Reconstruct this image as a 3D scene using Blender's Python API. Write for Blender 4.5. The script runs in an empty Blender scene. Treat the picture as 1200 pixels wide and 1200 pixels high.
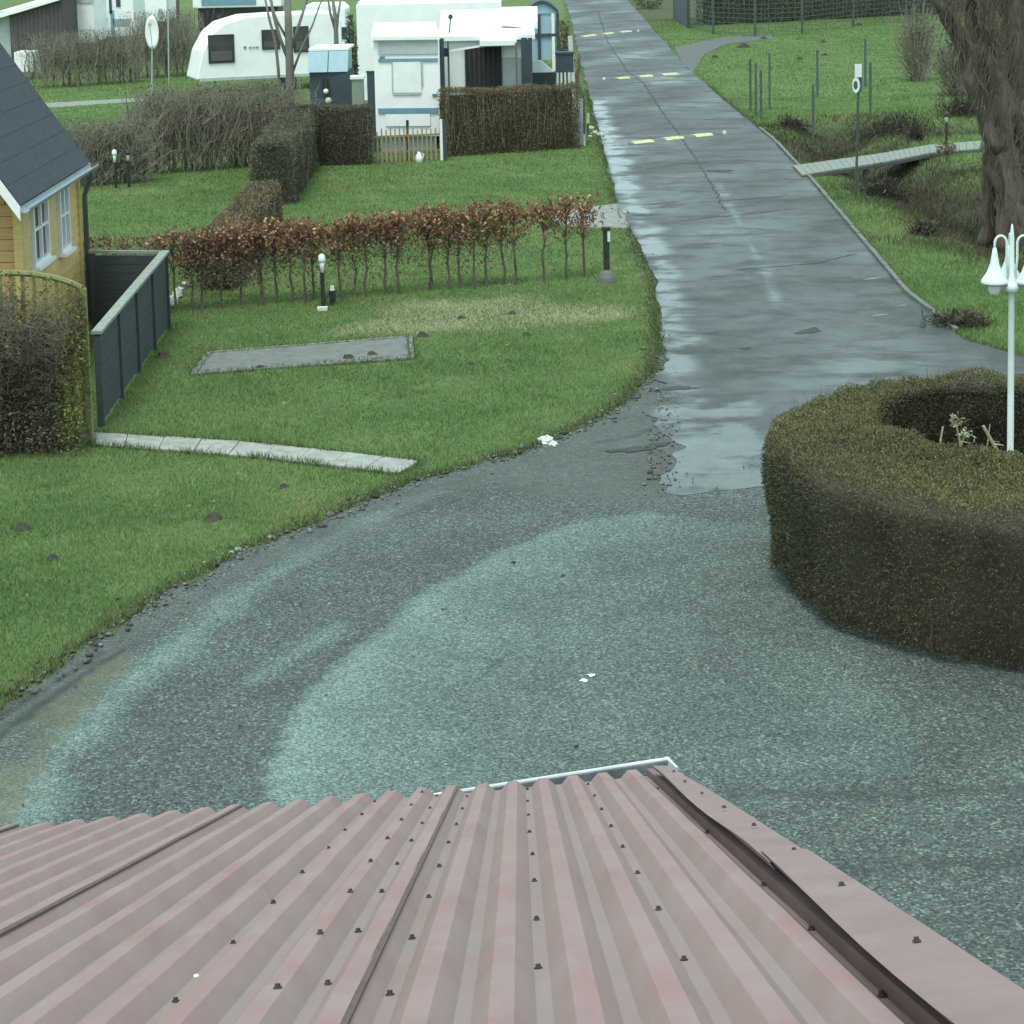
import bpy, math, random
import numpy as np
from mathutils import Matrix, Vector
random.seed(7)
rng = np.random.default_rng(7)
sc = bpy.context.scene
C = sc.collection

# ------------------------------------------------------------------ camera
F = 2400.0                      # focal length in pixels of a 1200 px frame
CAM_Z = 6.4
PITCH = math.atan(293 / 2400.0)
ROLL = math.radians(-1.25)
CX, CY = 600.0, 181.0           # optical axis in the frame (lens is shifted down)
cam_d = bpy.data.cameras.new('webcam')
cam_d.sensor_fit = 'HORIZONTAL'
cam_d.sensor_width = 36.0
cam_d.lens = F / 1200.0 * 36.0
cam_d.shift_x = 0.0
cam_d.shift_y = -(600.0 - CY) / 1200.0
cam_d.clip_start = 0.1
cam_d.clip_end = 3000.0
cam = bpy.data.objects.new('webcam', cam_d)
C.objects.link(cam)
cam.matrix_world = Matrix.Translation((0, 0, CAM_Z)) @ Matrix.Rotation(math.pi / 2 - PITCH, 4, 'X') @ Matrix.Rotation(ROLL, 4, 'Z')
sc.camera = cam

# ------------------------------------------------------------------ sky, sun, exposure
SUN_EL, SUN_AZ = math.radians(66), math.radians(-160)     # azimuth from +Y, negative to the left
w = bpy.data.worlds.new('World')
sc.world = w
w.use_nodes = True
wn, wl = w.node_tree.nodes, w.node_tree.links
wn.clear()
wo = wn.new('ShaderNodeOutputWorld')
bg = wn.new('ShaderNodeBackground')
sky = wn.new('ShaderNodeTexSky')
sky.sky_type = 'NISHITA'
sky.sun_disc = False
sky.sun_elevation = SUN_EL
sky.sun_rotation = SUN_AZ
sky.air_density = 1.0
sky.dust_density = 6.0
sky.ozone_density = 1.0
ov = wn.new('ShaderNodeMix')          # overcast: the cloud layer evens the sky out to a cool grey
ov.data_type = 'RGBA'
ov.inputs[0].default_value = 0.72
ov.inputs[7].default_value = (5.2, 7.0, 7.2, 1)
wl.new(sky.outputs[0], ov.inputs[6])
wl.new(ov.outputs[2], bg.inputs[0])
bg.inputs[1].default_value = 0.11
wl.new(bg.outputs[0], wo.inputs[0])
sun_d = bpy.data.lights.new('sun', 'SUN')
sun_d.energy = 0.95
sun_d.angle = math.radians(18)
sun_d.color = (0.95, 1.0, 0.94)
sun = bpy.data.objects.new('sun', sun_d)
C.objects.link(sun)
sdir = Vector((math.sin(SUN_AZ) * math.cos(SUN_EL), math.cos(SUN_AZ) * math.cos(SUN_EL), math.sin(SUN_EL)))
sun.rotation_euler = sdir.to_track_quat('Z', 'Y').to_euler()
sun.location = (0, 0, 40)
vs = sc.view_settings
vs.view_transform = 'Standard'
vs.look = 'None'
vs.gamma = 1.0
vs.use_curve_mapping = False
vs.exposure = 0.97
sc.render.engine = 'CYCLES'
sc.cycles.max_bounces = 6
sc.cycles.use_denoising = True

# ------------------------------------------------------------------ where a point of the photograph lies on the ground
_f = np.array([0, math.cos(PITCH), -math.sin(PITCH)])
_u0 = np.array([0, math.sin(PITCH), math.cos(PITCH)])
_r0 = np.array([1.0, 0, 0])
_r = _r0 * math.cos(ROLL) + _u0 * math.sin(ROLL)
_u = -_r0 * math.sin(ROLL) + _u0 * math.cos(ROLL)
EYE = np.array([0, 0, CAM_Z])


def ray(u, v):
    return _r * (u - CX) / F - _u * (v - CY) / F + _f


def G(u, v, z=0.0):
    d = ray(u, v)
    return EYE + d * ((z - CAM_Z) / d[2])


def D(u, v, y):
    d = ray(u, v)
    return EYE + d * (y / d[1])


# ------------------------------------------------------------------ the lie of the land
def pdist(P, pts):
    """distance from points P (n,2) to a polyline"""
    P = np.atleast_2d(P)
    best = np.full(len(P), 1e9)
    for a, b in zip(pts[:-1], pts[1:]):
        a = np.asarray(a[:2], float); b = np.asarray(b[:2], float)
        ab = b - a
        t = np.clip(((P - a) @ ab) / max(ab @ ab, 1e-9), 0, 1)
        q = a + t[:, None] * ab
        best = np.minimum(best, np.hypot(*(P - q).T))
    return best


def inside(P, poly):
    P = np.atleast_2d(P)
    r = np.zeros(len(P), bool)
    n = len(poly)
    for i in range(n):
        x1, y1 = poly[i][:2]; x2, y2 = poly[(i + 1) % n][:2]
        c = ((y1 > P[:, 1]) != (y2 > P[:, 1]))
        if y1 != y2:
            r ^= c & (P[:, 0] < (x2 - x1) * (P[:, 1] - y1) / (y2 - y1) + x1)
    return r


def sdf(P, poly):
    d = pdist(P, list(poly) + [poly[0]])
    return np.where(inside(P, poly), -d, d)


DITCH = [G(1500, 150), G(1150, 146), G(1060, 150), G(990, 146), (8.3, 54.0), (8.9, 49.0), (9.6, 44), (9.4, 40), (9.9, 36), (11.5, 31), (14, 27), (20, 22)]


def tz_arr(P):
    d = pdist(P, DITCH)
    k = -0.62 * np.exp(-(d / 1.05) ** 2)
    return np.where(P[:, 1] < 120, k, 0)


def tz(x, y):
    return float(tz_arr(np.array([[x, y]]))[0])


def Gt(u, v):
    z = 0.0
    for _ in range(12):
        p = G(u, v, z)
        z = 0.5 * z + 0.5 * tz(p[0], p[1])
    p = G(u, v, z)
    return np.array([p[0], p[1], tz(p[0], p[1])])


# ------------------------------------------------------------------ materials
MATS = {}


def nd(nt, t, **kw):
    n = nt.nodes.new(t)
    for k, v in kw.items():
        setattr(n, k, v)
    return n


def base_mat(name, rough=0.6, metallic=0.0, spec=0.5):
    m = bpy.data.materials.new(name)
    m.use_nodes = True
    nt = m.node_tree
    b = nt.nodes['Principled BSDF']
    b.inputs['Roughness'].default_value = rough
    b.inputs['Metallic'].default_value = metallic
    b.inputs['Specular IOR Level'].default_value = spec
    MATS[name] = m
    return m, nt, b


def ramp(nt, fac, stops):
    r = nd(nt, 'ShaderNodeValToRGB')
    e = r.color_ramp.elements
    while len(e) < len(stops):
        e.new(0.5)
    for k, (p, c) in enumerate(stops):
        e[k].position = p
        e[k].color = (*c, 1)
    nt.links.new(fac, r.inputs[0])
    return r.outputs[0]


def noise(nt, scale, detail=4, rough=0.6, vec=None, stretch=None):
    n = nd(nt, 'ShaderNodeTexNoise')
    n.inputs['Scale'].default_value = scale
    n.inputs['Detail'].default_value = detail
    n.inputs['Roughness'].default_value = rough
    tc = vec
    if tc is None:
        tc = nd(nt, 'ShaderNodeTexCoord').outputs['Object']
    if stretch:
        mp = nd(nt, 'ShaderNodeMapping')
        mp.inputs['Scale'].default_value = stretch
        nt.links.new(tc, mp.inputs[0])
        tc = mp.outputs[0]
    nt.links.new(tc, n.inputs['Vector'])
    return n.outputs['Fac']


def mix(nt, fac, a, b, mode='MIX'):
    m = nd(nt, 'ShaderNodeMix', data_type='RGBA', blend_type=mode)
    for s, v in ((m.inputs[0], fac), (m.inputs[6], a), (m.inputs[7], b)):
        if isinstance(v, (int, float)):
            s.default_value = v
        elif isinstance(v, tuple):
            s.default_value = (*v, 1)
        else:
            nt.links.new(v, s)
    return m.outputs[2]


def math_(nt, op, a, b=None):
    m = nd(nt, 'ShaderNodeMath', operation=op)
    for s, v in zip(m.inputs, (a, b)):
        if v is None:
            continue
        if isinstance(v, (int, float)):
            s.default_value = v
        else:
            nt.links.new(v, s)
    return m.outputs[0]


def attr(nt, name):
    return nd(nt, 'ShaderNodeAttribute', attribute_name=name).outputs['Fac']


def bump(nt, b, h, strength=0.3, dist=0.02):
    n = nd(nt, 'ShaderNodeBump')
    n.inputs['Strength'].default_value = strength
    n.inputs['Distance'].default_value = dist
    nt.links.new(h, n.inputs['Height'])
    nt.links.new(n.outputs[0], b.inputs['Normal'])


def paint(name, col, rough=0.5, var=0.18, scale=6.0, stretch=None, metallic=0.0, spec=0.5, bmp=0.0, dirt=None):
    """a surface of one colour with blotchy wear"""
    m, nt, b = base_mat(name, rough, metallic, spec)
    f = noise(nt, scale, 5, 0.65, stretch=stretch)
    dk = tuple(c * (1 - var) for c in col)
    lt = tuple(min(1, c * (1 + var)) for c in col)
    c = ramp(nt, f, [(0.3, dk), (0.7, lt)])
    if dirt:
        f2 = noise(nt, scale * 0.35 + 0.6, 6, 0.7)
        c = mix(nt, ramp(nt, f2, [(0.5, (0, 0, 0)), (0.75, (0.55, 0.55, 0.55))]), c, dirt)
    nt.links.new(c, b.inputs['Base Color'])
    if bmp:
        bump(nt, b, f, bmp, 0.01)
    return m


def leaf_mat(name, stops, rough=0.65, trans=0.25):
    """leaf or blade colour picked per leaf from its own tone value"""
    m, nt, b = base_mat(name, rough, 0, 0.25)
    c = ramp(nt, attr(nt, 'tone'), stops)
    nt.links.new(c, b.inputs['Base Color'])
    if trans:
        t = nd(nt, 'ShaderNodeBsdfTranslucent')
        nt.links.new(c, t.inputs[0])
        ms = nd(nt, 'ShaderNodeMixShader')
        ms.inputs[0].default_value = trans
        out = nt.nodes['Material Output']
        nt.links.new(b.outputs[0], ms.inputs[1])
        nt.links.new(t.outputs[0], ms.inputs[2])
        nt.links.new(ms.outputs[0], out.inputs[0])
    return m


# ------------------------------------------------------------------ mesh helpers
class MB:
    def __init__(s):
        s.v = []
        s.f = []

    def add(s, v, f):
        o = len(s.v)
        s.v.extend(tuple(map(float, p)) for p in v)
        s.f.extend(tuple(i + o for i in q) for q in f)
        return s

    def box(s, c, size, rz=0.0, top=(1.0, 1.0)):
        hx, hy, hz = (k / 2 for k in size)
        cs, sn = math.cos(rz), math.sin(rz)
        v = []
        for z, (tx, ty) in ((-hz, (1, 1)), (hz, top)):
            for x, y in ((-hx, -hy), (hx, -hy), (hx, hy), (-hx, hy)):
                x, y = x * tx, y * ty
                v.append((c[0] + x * cs - y * sn, c[1] + x * sn + y * cs, c[2] + z))
        return s.add(v, [(3, 2, 1, 0), (4, 5, 6, 7), (0, 1, 5, 4), (1, 2, 6, 5), (2, 3, 7, 6), (3, 0, 4, 7)])

    def bar(s, p, q, a, b, up=(0, 0, 1)):
        """a bar from p to q, a wide (sideways), b thick (along up)"""
        p, q = Vector(p), Vector(q)
        d = (q - p).normalized()
        u = Vector(up)
        sd = d.cross(u)
        if sd.length < 1e-6:
            sd = d.cross(Vector((1, 0, 0)))
        sd.normalize()
        u = sd.cross(d).normalized()
        v = []
        for e in (p, q):
            for i, j in ((-1, -1), (1, -1), (1, 1), (-1, 1)):
                v.append(e + sd * (i * a / 2) + u * (j * b / 2))
        return s.add(v, [(0, 1, 2, 3), (7, 6, 5, 4), (0, 4, 5, 1), (1, 5, 6, 2), (2, 6, 7, 3), (3, 7, 4, 0)])

    def quad(s, a, b, c, d):
        return s.add([a, b, c, d], [(0, 1, 2, 3)])

    def slab(s, pts, t):
        """a polygon (any plane) thickened by the vector t"""
        n = len(pts)
        t = np.asarray(t, float)
        v = [np.asarray(p, float) for p in pts] + [np.asarray(p, float) + t for p in pts]
        f = [tuple(range(n - 1, -1, -1)), tuple(range(n, 2 * n))]
        for i in range(n):
            j = (i + 1) % n
            f.append((i, j, n + j, n + i))
        return s.add(v, f)

    def tube(s, pts, rad, n=6, cap=True):
        pts = [Vector(p) for p in pts]
        if isinstance(rad, (int, float)):
            rad = [rad] * len(pts)
        o = []
        x = None
        for i, p in enumerate(pts):
            d = (pts[min(i + 1, len(pts) - 1)] - pts[max(i - 1, 0)])
            if d.length < 1e-9:
                d = Vector((0, 0, 1))
            d.normalize()
            if x is None:
                x = d.orthogonal().normalized()
            else:
                x = (x - d * x.dot(d))
                x = x.normalized() if x.length > 1e-6 else d.orthogonal().normalized()
            y = d.cross(x)
            for k in range(n):
                a = 2 * math.pi * k / n
                o.append(p + (x * math.cos(a) + y * math.sin(a)) * rad[i])
        f = []
        for i in range(len(pts) - 1):
            for k in range(n):
                k2 = (k + 1) % n
                f.append((i * n + k, i * n + k2, (i + 1) * n + k2, (i + 1) * n + k))
        if cap:
            f.append(tuple(range(n - 1, -1, -1)))
            f.append(tuple(range((len(pts) - 1) * n, len(pts) * n)))
        return s.add(o, f)

    def lathe(s, prof, c=(0, 0, 0), n=16):
        v = []
        for r, z in prof:
            for k in range(n):
                a = 2 * math.pi * k / n
                v.append((c[0] + r * math.cos(a), c[1] + r * math.sin(a), c[2] + z))
        f = []
        for i in range(len(prof) - 1):
            for k in range(n):
                k2 = (k + 1) % n
                f.append((i * n + k, i * n + k2, (i + 1) * n + k2, (i + 1) * n + k))
        f.append(tuple(range(n - 1, -1, -1)))
        f.append(tuple(range((len(prof) - 1) * n, len(prof) * n)))
        return s.add(v, f)

    def build(s, name, mat, parent=None, smooth=False, local=False):
        me = bpy.data.meshes.new(name)
        me.from_pydata(s.v, [], s.f)
        me.update()
        if smooth:
            for p in me.polygons:
                p.use_smooth = True
        return place(name, me, mat, parent, local)


def place(name, me, mat, parent=None, local=False):
    if mat is not None:
        me.materials.append(MATS[mat] if isinstance(mat, str) else mat)
    o = bpy.data.objects.new(name, me)
    C.objects.link(o)
    if parent is not None:
        o.parent = parent
        if not local and parent.type == 'EMPTY':
            o.matrix_parent_inverse = Matrix.Translation(-Vector(parent.location))
    return o


def np_mesh(name, V, Fc, mat, parent=None, tone=None, attrs=None, smooth=False, local=False):
    """V (n,3), Fc (m,k)"""
    V = np.ascontiguousarray(V, np.float32)
    Fc = np.ascontiguousarray(Fc, np.int32)
    me = bpy.data.meshes.new(name)
    me.vertices.add(len(V))
    me.vertices.foreach_set('co', V.ravel())
    k = Fc.shape[1]
    me.loops.add(Fc.size)
    me.loops.foreach_set('vertex_index', Fc.ravel())
    me.polygons.add(len(Fc))
    me.polygons.foreach_set('loop_start', np.arange(0, Fc.size, k, dtype=np.int32))
    me.polygons.foreach_set('loop_total', np.full(len(Fc), k, np.int32))
    if smooth:
        me.polygons.foreach_set('use_smooth', np.ones(len(Fc), bool))
    me.update(calc_edges=True)
    at = dict(attrs or {})
    if tone is not None:
        at['tone'] = tone
    for an, av in at.items():
        a = me.attributes.new(an, 'FLOAT', 'POINT')
        a.data.foreach_set('value', np.ascontiguousarray(av, np.float32))
    return place(name, me, mat, parent, local)


def thing(name, label, cat, loc=(0, 0, 0), group=None, rz=0.0):
    o = bpy.data.objects.new(name, None)
    C.objects.link(o)
    o.location = tuple(map(float, loc))
    o.rotation_euler = (0, 0, rz)
    o.empty_display_size = 0.2
    return tag(o, label, cat, group)


def tag(o, label, cat, group=None, kind=None):
    o['label'] = label
    o['category'] = cat
    if group:
        o['group'] = group
    if kind:
        o['kind'] = kind
    return o


def struct(o):
    o['kind'] = 'structure'
    return o


def copy_tree(o, parent=None):
    c = o.copy()
    C.objects.link(c)
    if parent is not None:
        c.parent = parent
    for ch in list(o.children):
        copy_tree(ch, c)
    return c


def unit(a):
    return a / np.maximum(np.linalg.norm(a, axis=1, keepdims=True), 1e-9)


def leaves(name, P, N, length, width, mat, parent, tone=None, spread=0.8, lenvar=0.4, local=False, droop=0.0):
    """one diamond leaf per point, along N bent at random"""
    n = len(P)
    d = unit(N + rng.normal(0, spread, (n, 3)) + np.array([0, 0, -droop]))
    s = unit(np.cross(d, rng.normal(0, 1, (n, 3))))
    L = length * (1 + rng.uniform(-lenvar, lenvar, n))[:, None]
    W = width * (1 + rng.uniform(-lenvar, lenvar, n))[:, None] / 2
    V = np.stack([P, P + d * L * 0.45 + s * W, P + d * L, P + d * L * 0.45 - s * W], 1).reshape(-1, 3)
    Fc = np.arange(4 * n).reshape(n, 4)
    t = rng.uniform(0, 1, n) if tone is None else tone
    return np_mesh(name, V, Fc, mat, parent, np.repeat(t, 4), local=local)


def blades(name, P, h, wd, mat, lean=0.35, tone=None):
    n = len(P)
    a = rng.uniform(0, 2 * np.pi, n)
    s = np.stack([np.cos(a), np.sin(a), np.zeros(n)], 1) * (wd * rng.uniform(0.6, 1.4, n) / 2)[:, None]
    hh = h * rng.uniform(0.5, 1.4, n)
    tip = np.stack([rng.normal(0, lean, n) * hh, rng.normal(0, lean, n) * hh, hh], 1)
    V = np.stack([P - s, P + s, P + tip], 1).reshape(-1, 3)
    t = rng.uniform(0, 1, n) if tone is None else tone
    return np_mesh(name, V, np.arange(3 * n).reshape(n, 3), mat, None, np.repeat(t, 3))


def twig_mesh(segs, n=3):
    """segs: list of (p, q, r0, r1) -> arrays of thin prisms"""
    A = np.array([s[0] for s in segs], float); B = np.array([s[1] for s in segs], float)
    r0 = np.array([s[2] for s in segs])[:, None]; r1 = np.array([s[3] for s in segs])[:, None]
    d = unit(B - A)
    x = unit(np.cross(d, np.array([[0.31, 0.83, 0.11]])))
    y = np.cross(d, x)
    V = []
    for P, r in ((A, r0), (B, r1)):
        for k in range(n):
            a = 2 * math.pi * k / n
            V.append(P + (x * math.cos(a) + y * math.sin(a)) * r)
    V = np.stack(V, 1)
    m = len(A)
    off = (np.arange(m) * 2 * n)[:, None]
    Fc = np.concatenate([off + np.array([[k, (k + 1) % n, n + (k + 1) % n, n + k]]) for k in range(n)], 0)
    return V.reshape(-1, 3), Fc


def vnoise(P, scale, seed=0):
    """cheap smooth noise in -1..1 for arrays of points"""
    r = np.random.default_rng(seed)
    o = np.zeros(len(P))
    for k in range(7):
        d = r.normal(0, 1, P.shape[1]); d /= np.linalg.norm(d)
        o += np.sin((P @ d) * scale * r.uniform(0.6, 1.7) + r.uniform(0, 6.28))
    return o / 4.0


# ------------------------------------------------------------------ surface materials
def ground_material():
    m, nt, b = base_mat('lawn_soil', 0.9, 0, 0.2)
    f = noise(nt, 1.1, 6, 0.65)
    f2 = noise(nt, 14, 5, 0.7)
    g = ramp(nt, f, [(0.3, (0.078, 0.122, 0.042)), (0.55, (0.115, 0.175, 0.058)), (0.75, (0.155, 0.205, 0.074))])
    g = mix(nt, ramp(nt, f2, [(0.45, (0, 0, 0)), (0.8, (0.6, 0.6, 0.6))]), g, (0.085, 0.11, 0.04))
    straw = ramp(nt, f2, [(0.3, (0.15, 0.165, 0.08)), (0.7, (0.38, 0.385, 0.25))])
    c = mix(nt, attr(nt, 'bare'), g, straw)
    br = ramp(nt, f2, [(0.3, (0.030, 0.032, 0.022)), (0.7, (0.075, 0.078, 0.045))])
    c = mix(nt, attr(nt, 'brown'), c, br)
    nt.links.new(c, b.inputs['Base Color'])
    bump(nt, b, noise(nt, 40, 4, 0.7), 0.7, 0.03)


def gravel_material():
    m, nt, b = base_mat('gravel', 0.8, 0, 0.35)
    tc = nd(nt, 'ShaderNodeTexCoord').outputs['Object']
    vo = nd(nt, 'ShaderNodeTexVoronoi')
    vo.inputs['Scale'].default_value = 56
    vo.inputs['Randomness'].default_value = 1.0
    nt.links.new(tc, vo.inputs['Vector'])
    cell = nd(nt, 'ShaderNodeSeparateColor')
    nt.links.new(vo.outputs['Color'], cell.inputs[0])
    big = noise(nt, 0.9, 6, 0.6)
    mid = noise(nt, 7, 8, 0.82)
    old = ramp(nt, cell.outputs[0], [(0.0, (0.032, 0.042, 0.039)), (0.5, (0.066, 0.086, 0.079)), (0.88, (0.105, 0.135, 0.122)), (1.0, (0.21, 0.25, 0.225))])
    fresh = ramp(nt, cell.outputs[0], [(0.0, (0.082, 0.116, 0.107)), (0.5, (0.138, 0.193, 0.177)), (1.0, (0.235, 0.31, 0.285))])
    dirt = ramp(nt, mid, [(0.25, (0.040, 0.050, 0.046)), (0.5, (0.080, 0.094, 0.086)), (0.75, (0.135, 0.152, 0.137))])
    moss = ramp(nt, mid, [(0.3, (0.075, 0.085, 0.045)), (0.7, (0.14, 0.155, 0.085))])
    fr = math_(nt, 'MULTIPLY_ADD', math_(nt, 'SUBTRACT', mid, 0.5), 0.7)
    fr.node.inputs[2].default_value = 0.0
    k = nd(nt, 'ShaderNodeMath', operation='ADD', use_clamp=True)
    nt.links.new(attr(nt, 'fresh'), k.inputs[0]); nt.links.new(math_(nt, 'MULTIPLY', fr, attr(nt, 'fresh')), k.inputs[1])
    c = mix(nt, k.outputs[0], old, fresh)
    k2 = nd(nt, 'ShaderNodeMath', operation='ADD', use_clamp=True)
    nt.links.new(attr(nt, 'dirt'), k2.inputs[0]); nt.links.new(math_(nt, 'MULTIPLY', fr, attr(nt, 'dirt')), k2.inputs[1])
    c = mix(nt, k2.outputs[0], c, dirt)
    c = mix(nt, attr(nt, 'moss'), c, moss)
    c = mix(nt, attr(nt, 'rut'), c, (0.034, 0.040, 0.038))
    c = mix(nt, 0.65, c, ramp(nt, big, [(0.3, (0.68, 0.68, 0.68)), (0.7, (1.2, 1.2, 1.2))]), 'MULTIPLY')
    nt.links.new(c, b.inputs['Base Color'])
    h = math_(nt, 'MULTIPLY', vo.outputs['Distance'], -1.0)
    bump(nt, b, h, 0.75, 0.012)


def asphalt_material():
    m, nt, b = base_mat('asphalt', 0.6, 0, 0.4)
    big = noise(nt, 0.5, 6, 0.6)
    band = noise(nt, 1.0, 5, 0.65, stretch=(0.7, 1.2, 1))
    fine = noise(nt, 60, 3, 0.7)
    c = ramp(nt, big, [(0.3, (0.042, 0.051, 0.050)), (0.7, (0.078, 0.092, 0.089))])
    c = mix(nt, 0.7, c, ramp(nt, band, [(0.3, (0.72, 0.74, 0.75)), (0.7, (1.2, 1.2, 1.18))]), 'MULTIPLY')
    c = mix(nt, 0.8, c, ramp(nt, fine, [(0.3, (0.55, 0.55, 0.55)), (0.7, (1.5, 1.5, 1.5))]), 'MULTIPLY')
    pt = noise(nt, 2.6, 7, 0.75)
    c = mix(nt, 0.8, c, ramp(nt, pt, [(0.32, (0.5, 0.5, 0.5)), (0.5, (1.0, 1.0, 1.0)), (0.68, (1.45, 1.45, 1.4))]), 'MULTIPLY')
    nt.links.new(c, b.inputs['Base Color'])
    wet = math_(nt, 'MULTIPLY', attr(nt, 'wet'), ramp(nt, band, [(0.34, (0.1, 0.1, 0.1)), (0.52, (1, 1, 1))]))
    r = nd(nt, 'ShaderNodeMapRange')
    nt.links.new(wet, r.inputs[0])
    r.inputs[3].default_value = 0.75
    r.inputs[4].default_value = 0.10
    nt.links.new(r.outputs[0], b.inputs['Roughness'])
    s = nd(nt, 'ShaderNodeMapRange')
    nt.links.new(wet, s.inputs[0])
    s.inputs[3].default_value = 0.7
    s.inputs[4].default_value = 0.02
    bn = nd(nt, 'ShaderNodeBump')
    bn.inputs['Distance'].default_value = 0.01
    nt.links.new(s.outputs[0], bn.inputs['Strength'])
    nt.links.new(fine, bn.inputs['Height'])
    nt.links.new(bn.outputs[0], b.inputs['Normal'])


def sheet_metal_material():
    m, nt, b = base_mat('roof_sheet_paint', 0.55, 0.0, 0.3)
    big = noise(nt, 1.6, 6, 0.65)
    run = noise(nt, 9, 5, 0.7, stretch=(1, 0.12, 1))
    sp = noise(nt, 55, 4, 0.8)
    c = ramp(nt, big, [(0.3, (0.262, 0.154, 0.146)), (0.7, (0.305, 0.200, 0.190))])
    c = mix(nt, ramp(nt, run, [(0.42, (0, 0, 0)), (0.72, (0.75, 0.75, 0.75))]), c, (0.305, 0.242, 0.228))
    dv = math_(nt, 'MULTIPLY', attr(nt, 'valley'), ramp(nt, noise(nt, 5, 7, 0.75), [(0.35, (0.1, 0.1, 0.1)), (0.65, (0.8, 0.8, 0.8))]))
    c = mix(nt, dv, c, (0.245, 0.205, 0.188))
    c = mix(nt, ramp(nt, sp, [(0.62, (0, 0, 0)), (0.74, (0.5, 0.5, 0.5))]), c, (0.36, 0.32, 0.30))
    nt.links.new(c, b.inputs['Base Color'])
    r = nd(nt, 'ShaderNodeMapRange')
    nt.links.new(run, r.inputs[0])
    r.inputs[3].default_value = 0.5
    r.inputs[4].default_value = 0.7
    nt.links.new(r.outputs[0], b.inputs['Roughness'])


ground_material(); gravel_material(); asphalt_material(); sheet_metal_material()
paint('concrete', (0.205, 0.225, 0.20), 0.9, 0.25, 7, bmp=0.3, dirt=(0.13, 0.15, 0.09))
paint('paving', (0.275, 0.30, 0.265), 0.9, 0.25, 7, bmp=0.3, dirt=(0.15, 0.17, 0.11))
paint('old_concrete', (0.135, 0.15, 0.14), 0.85, 0.25, 6, bmp=0.3, dirt=(0.11, 0.13, 0.08))
paint('tar', (0.035, 0.04, 0.040), 0.8, 0.4, 12, bmp=0.5)
paint('yellow_paint', (0.50, 0.50, 0.25), 0.7, 0.3, 14, dirt=(0.14, 0.14, 0.11))
paint('old_mark', (0.30, 0.32, 0.31), 0.7, 0.3, 20)
paint('track_tar', (0.085, 0.10, 0.092), 0.85, 0.3, 3, bmp=0.3)
paint('white_mark', (0.62, 0.64, 0.60), 0.6, 0.2, 20)
paint('galvanised', (0.55, 0.58, 0.60), 0.35, 0.15, 8, metallic=0.0)
paint('gutter_inside', (0.10, 0.12, 0.13), 0.5, 0.3, 8)
paint('flashing', (0.250, 0.162, 0.152), 0.55, 0.12, 4, dirt=(0.28, 0.215, 0.205))
paint('lap_shadow', (0.11, 0.062, 0.058), 0.6, 0.3, 20)
paint('screw_head', (0.05, 0.035, 0.035), 0.5, 0.3, 60)
paint('dark_wall', (0.16, 0.10, 0.09), 0.8, 0.2, 3)
paint('yellow_boards', (0.56, 0.40, 0.155), 0.55, 0.16, 5, stretch=(1, 1, 6), dirt=(0.44, 0.30, 0.11))
paint('brown_boards', (0.44, 0.275, 0.115), 0.55, 0.16, 5, stretch=(1, 1, 6))
paint('bitumen_roof', (0.030, 0.042, 0.052), 0.8, 0.25, 9, bmp=0.4)
paint('white_trim', (0.78, 0.80, 0.78), 0.45, 0.05, 5)
paint('zinc', (0.26, 0.33, 0.36), 0.4, 0.15, 6)
paint('downpipe', (0.10, 0.11, 0.115), 0.5, 0.2, 6)
paint('slate_boards', (0.040, 0.052, 0.058), 0.7, 0.25, 6, stretch=(1, 1, 5), dirt=(0.065, 0.08, 0.075))
paint('fence_cap', (0.24, 0.27, 0.23), 0.8, 0.2, 8, dirt=(0.15, 0.18, 0.11))
paint('mossy_wood', (0.20, 0.20, 0.085), 0.85, 0.3, 10, dirt=(0.12, 0.14, 0.05))
paint('bark_brown', (0.11, 0.09, 0.068), 0.95, 0.35, 25, stretch=(1, 1, 0.3), bmp=0.6)
paint('bark_grey', (0.16, 0.155, 0.13), 0.95, 0.3, 25, stretch=(1, 1, 0.3), bmp=0.6)
paint('big_bark', (0.105, 0.085, 0.066), 0.95, 0.4, 9, stretch=(1, 1, 0.22), bmp=0.9, dirt=(0.05, 0.06, 0.035))
paint('twig', (0.15, 0.125, 0.092), 0.9, 0.3, 20)
paint('olive_twig', (0.13, 0.13, 0.055), 0.8, 0.3, 20)
paint('twig_grey', (0.27, 0.255, 0.19), 0.9, 0.3, 20)
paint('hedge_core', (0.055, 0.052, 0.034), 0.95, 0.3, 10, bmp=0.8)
paint('soil', (0.045, 0.040, 0.030), 0.95, 0.4, 20, bmp=0.8)
paint('lamp_paint', (0.66, 0.74, 0.71), 0.35, 0.06, 8, spec=0.5)
paint('lamp_glass', (0.80, 0.80, 0.78), 0.25, 0.04, 8)
paint('black_metal', (0.022, 0.026, 0.027), 0.45, 0.3, 14)
paint('caravan_white', (0.84, 0.86, 0.85), 0.35, 0.05, 2, dirt=(0.66, 0.70, 0.68))
paint('caravan_grey', (0.42, 0.47, 0.47), 0.5, 0.12, 4)
paint('blue_stripe', (0.16, 0.28, 0.36), 0.4, 0.15, 6)
paint('tinted_glass', (0.05, 0.05, 0.048), 0.06, 0.5, 2)
paint('house_glass', (0.030, 0.038, 0.040), 0.08, 0.4, 3)
paint('curtain_reflection_tone', (0.10, 0.085, 0.082), 0.4, 0.2, 6)
paint('tent_white', (0.76, 0.79, 0.77), 0.7, 0.06, 3)
paint('tent_grey', (0.44, 0.46, 0.46), 0.75, 0.12, 3)
paint('dark_fabric', (0.035, 0.033, 0.034), 0.8, 0.4, 4, stretch=(5, 1, 0.6))
paint('blue_plastic', (0.30, 0.44, 0.50), 0.5, 0.08, 4)
paint('slate_plastic', (0.040, 0.060, 0.075), 0.6, 0.2, 4)
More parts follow.
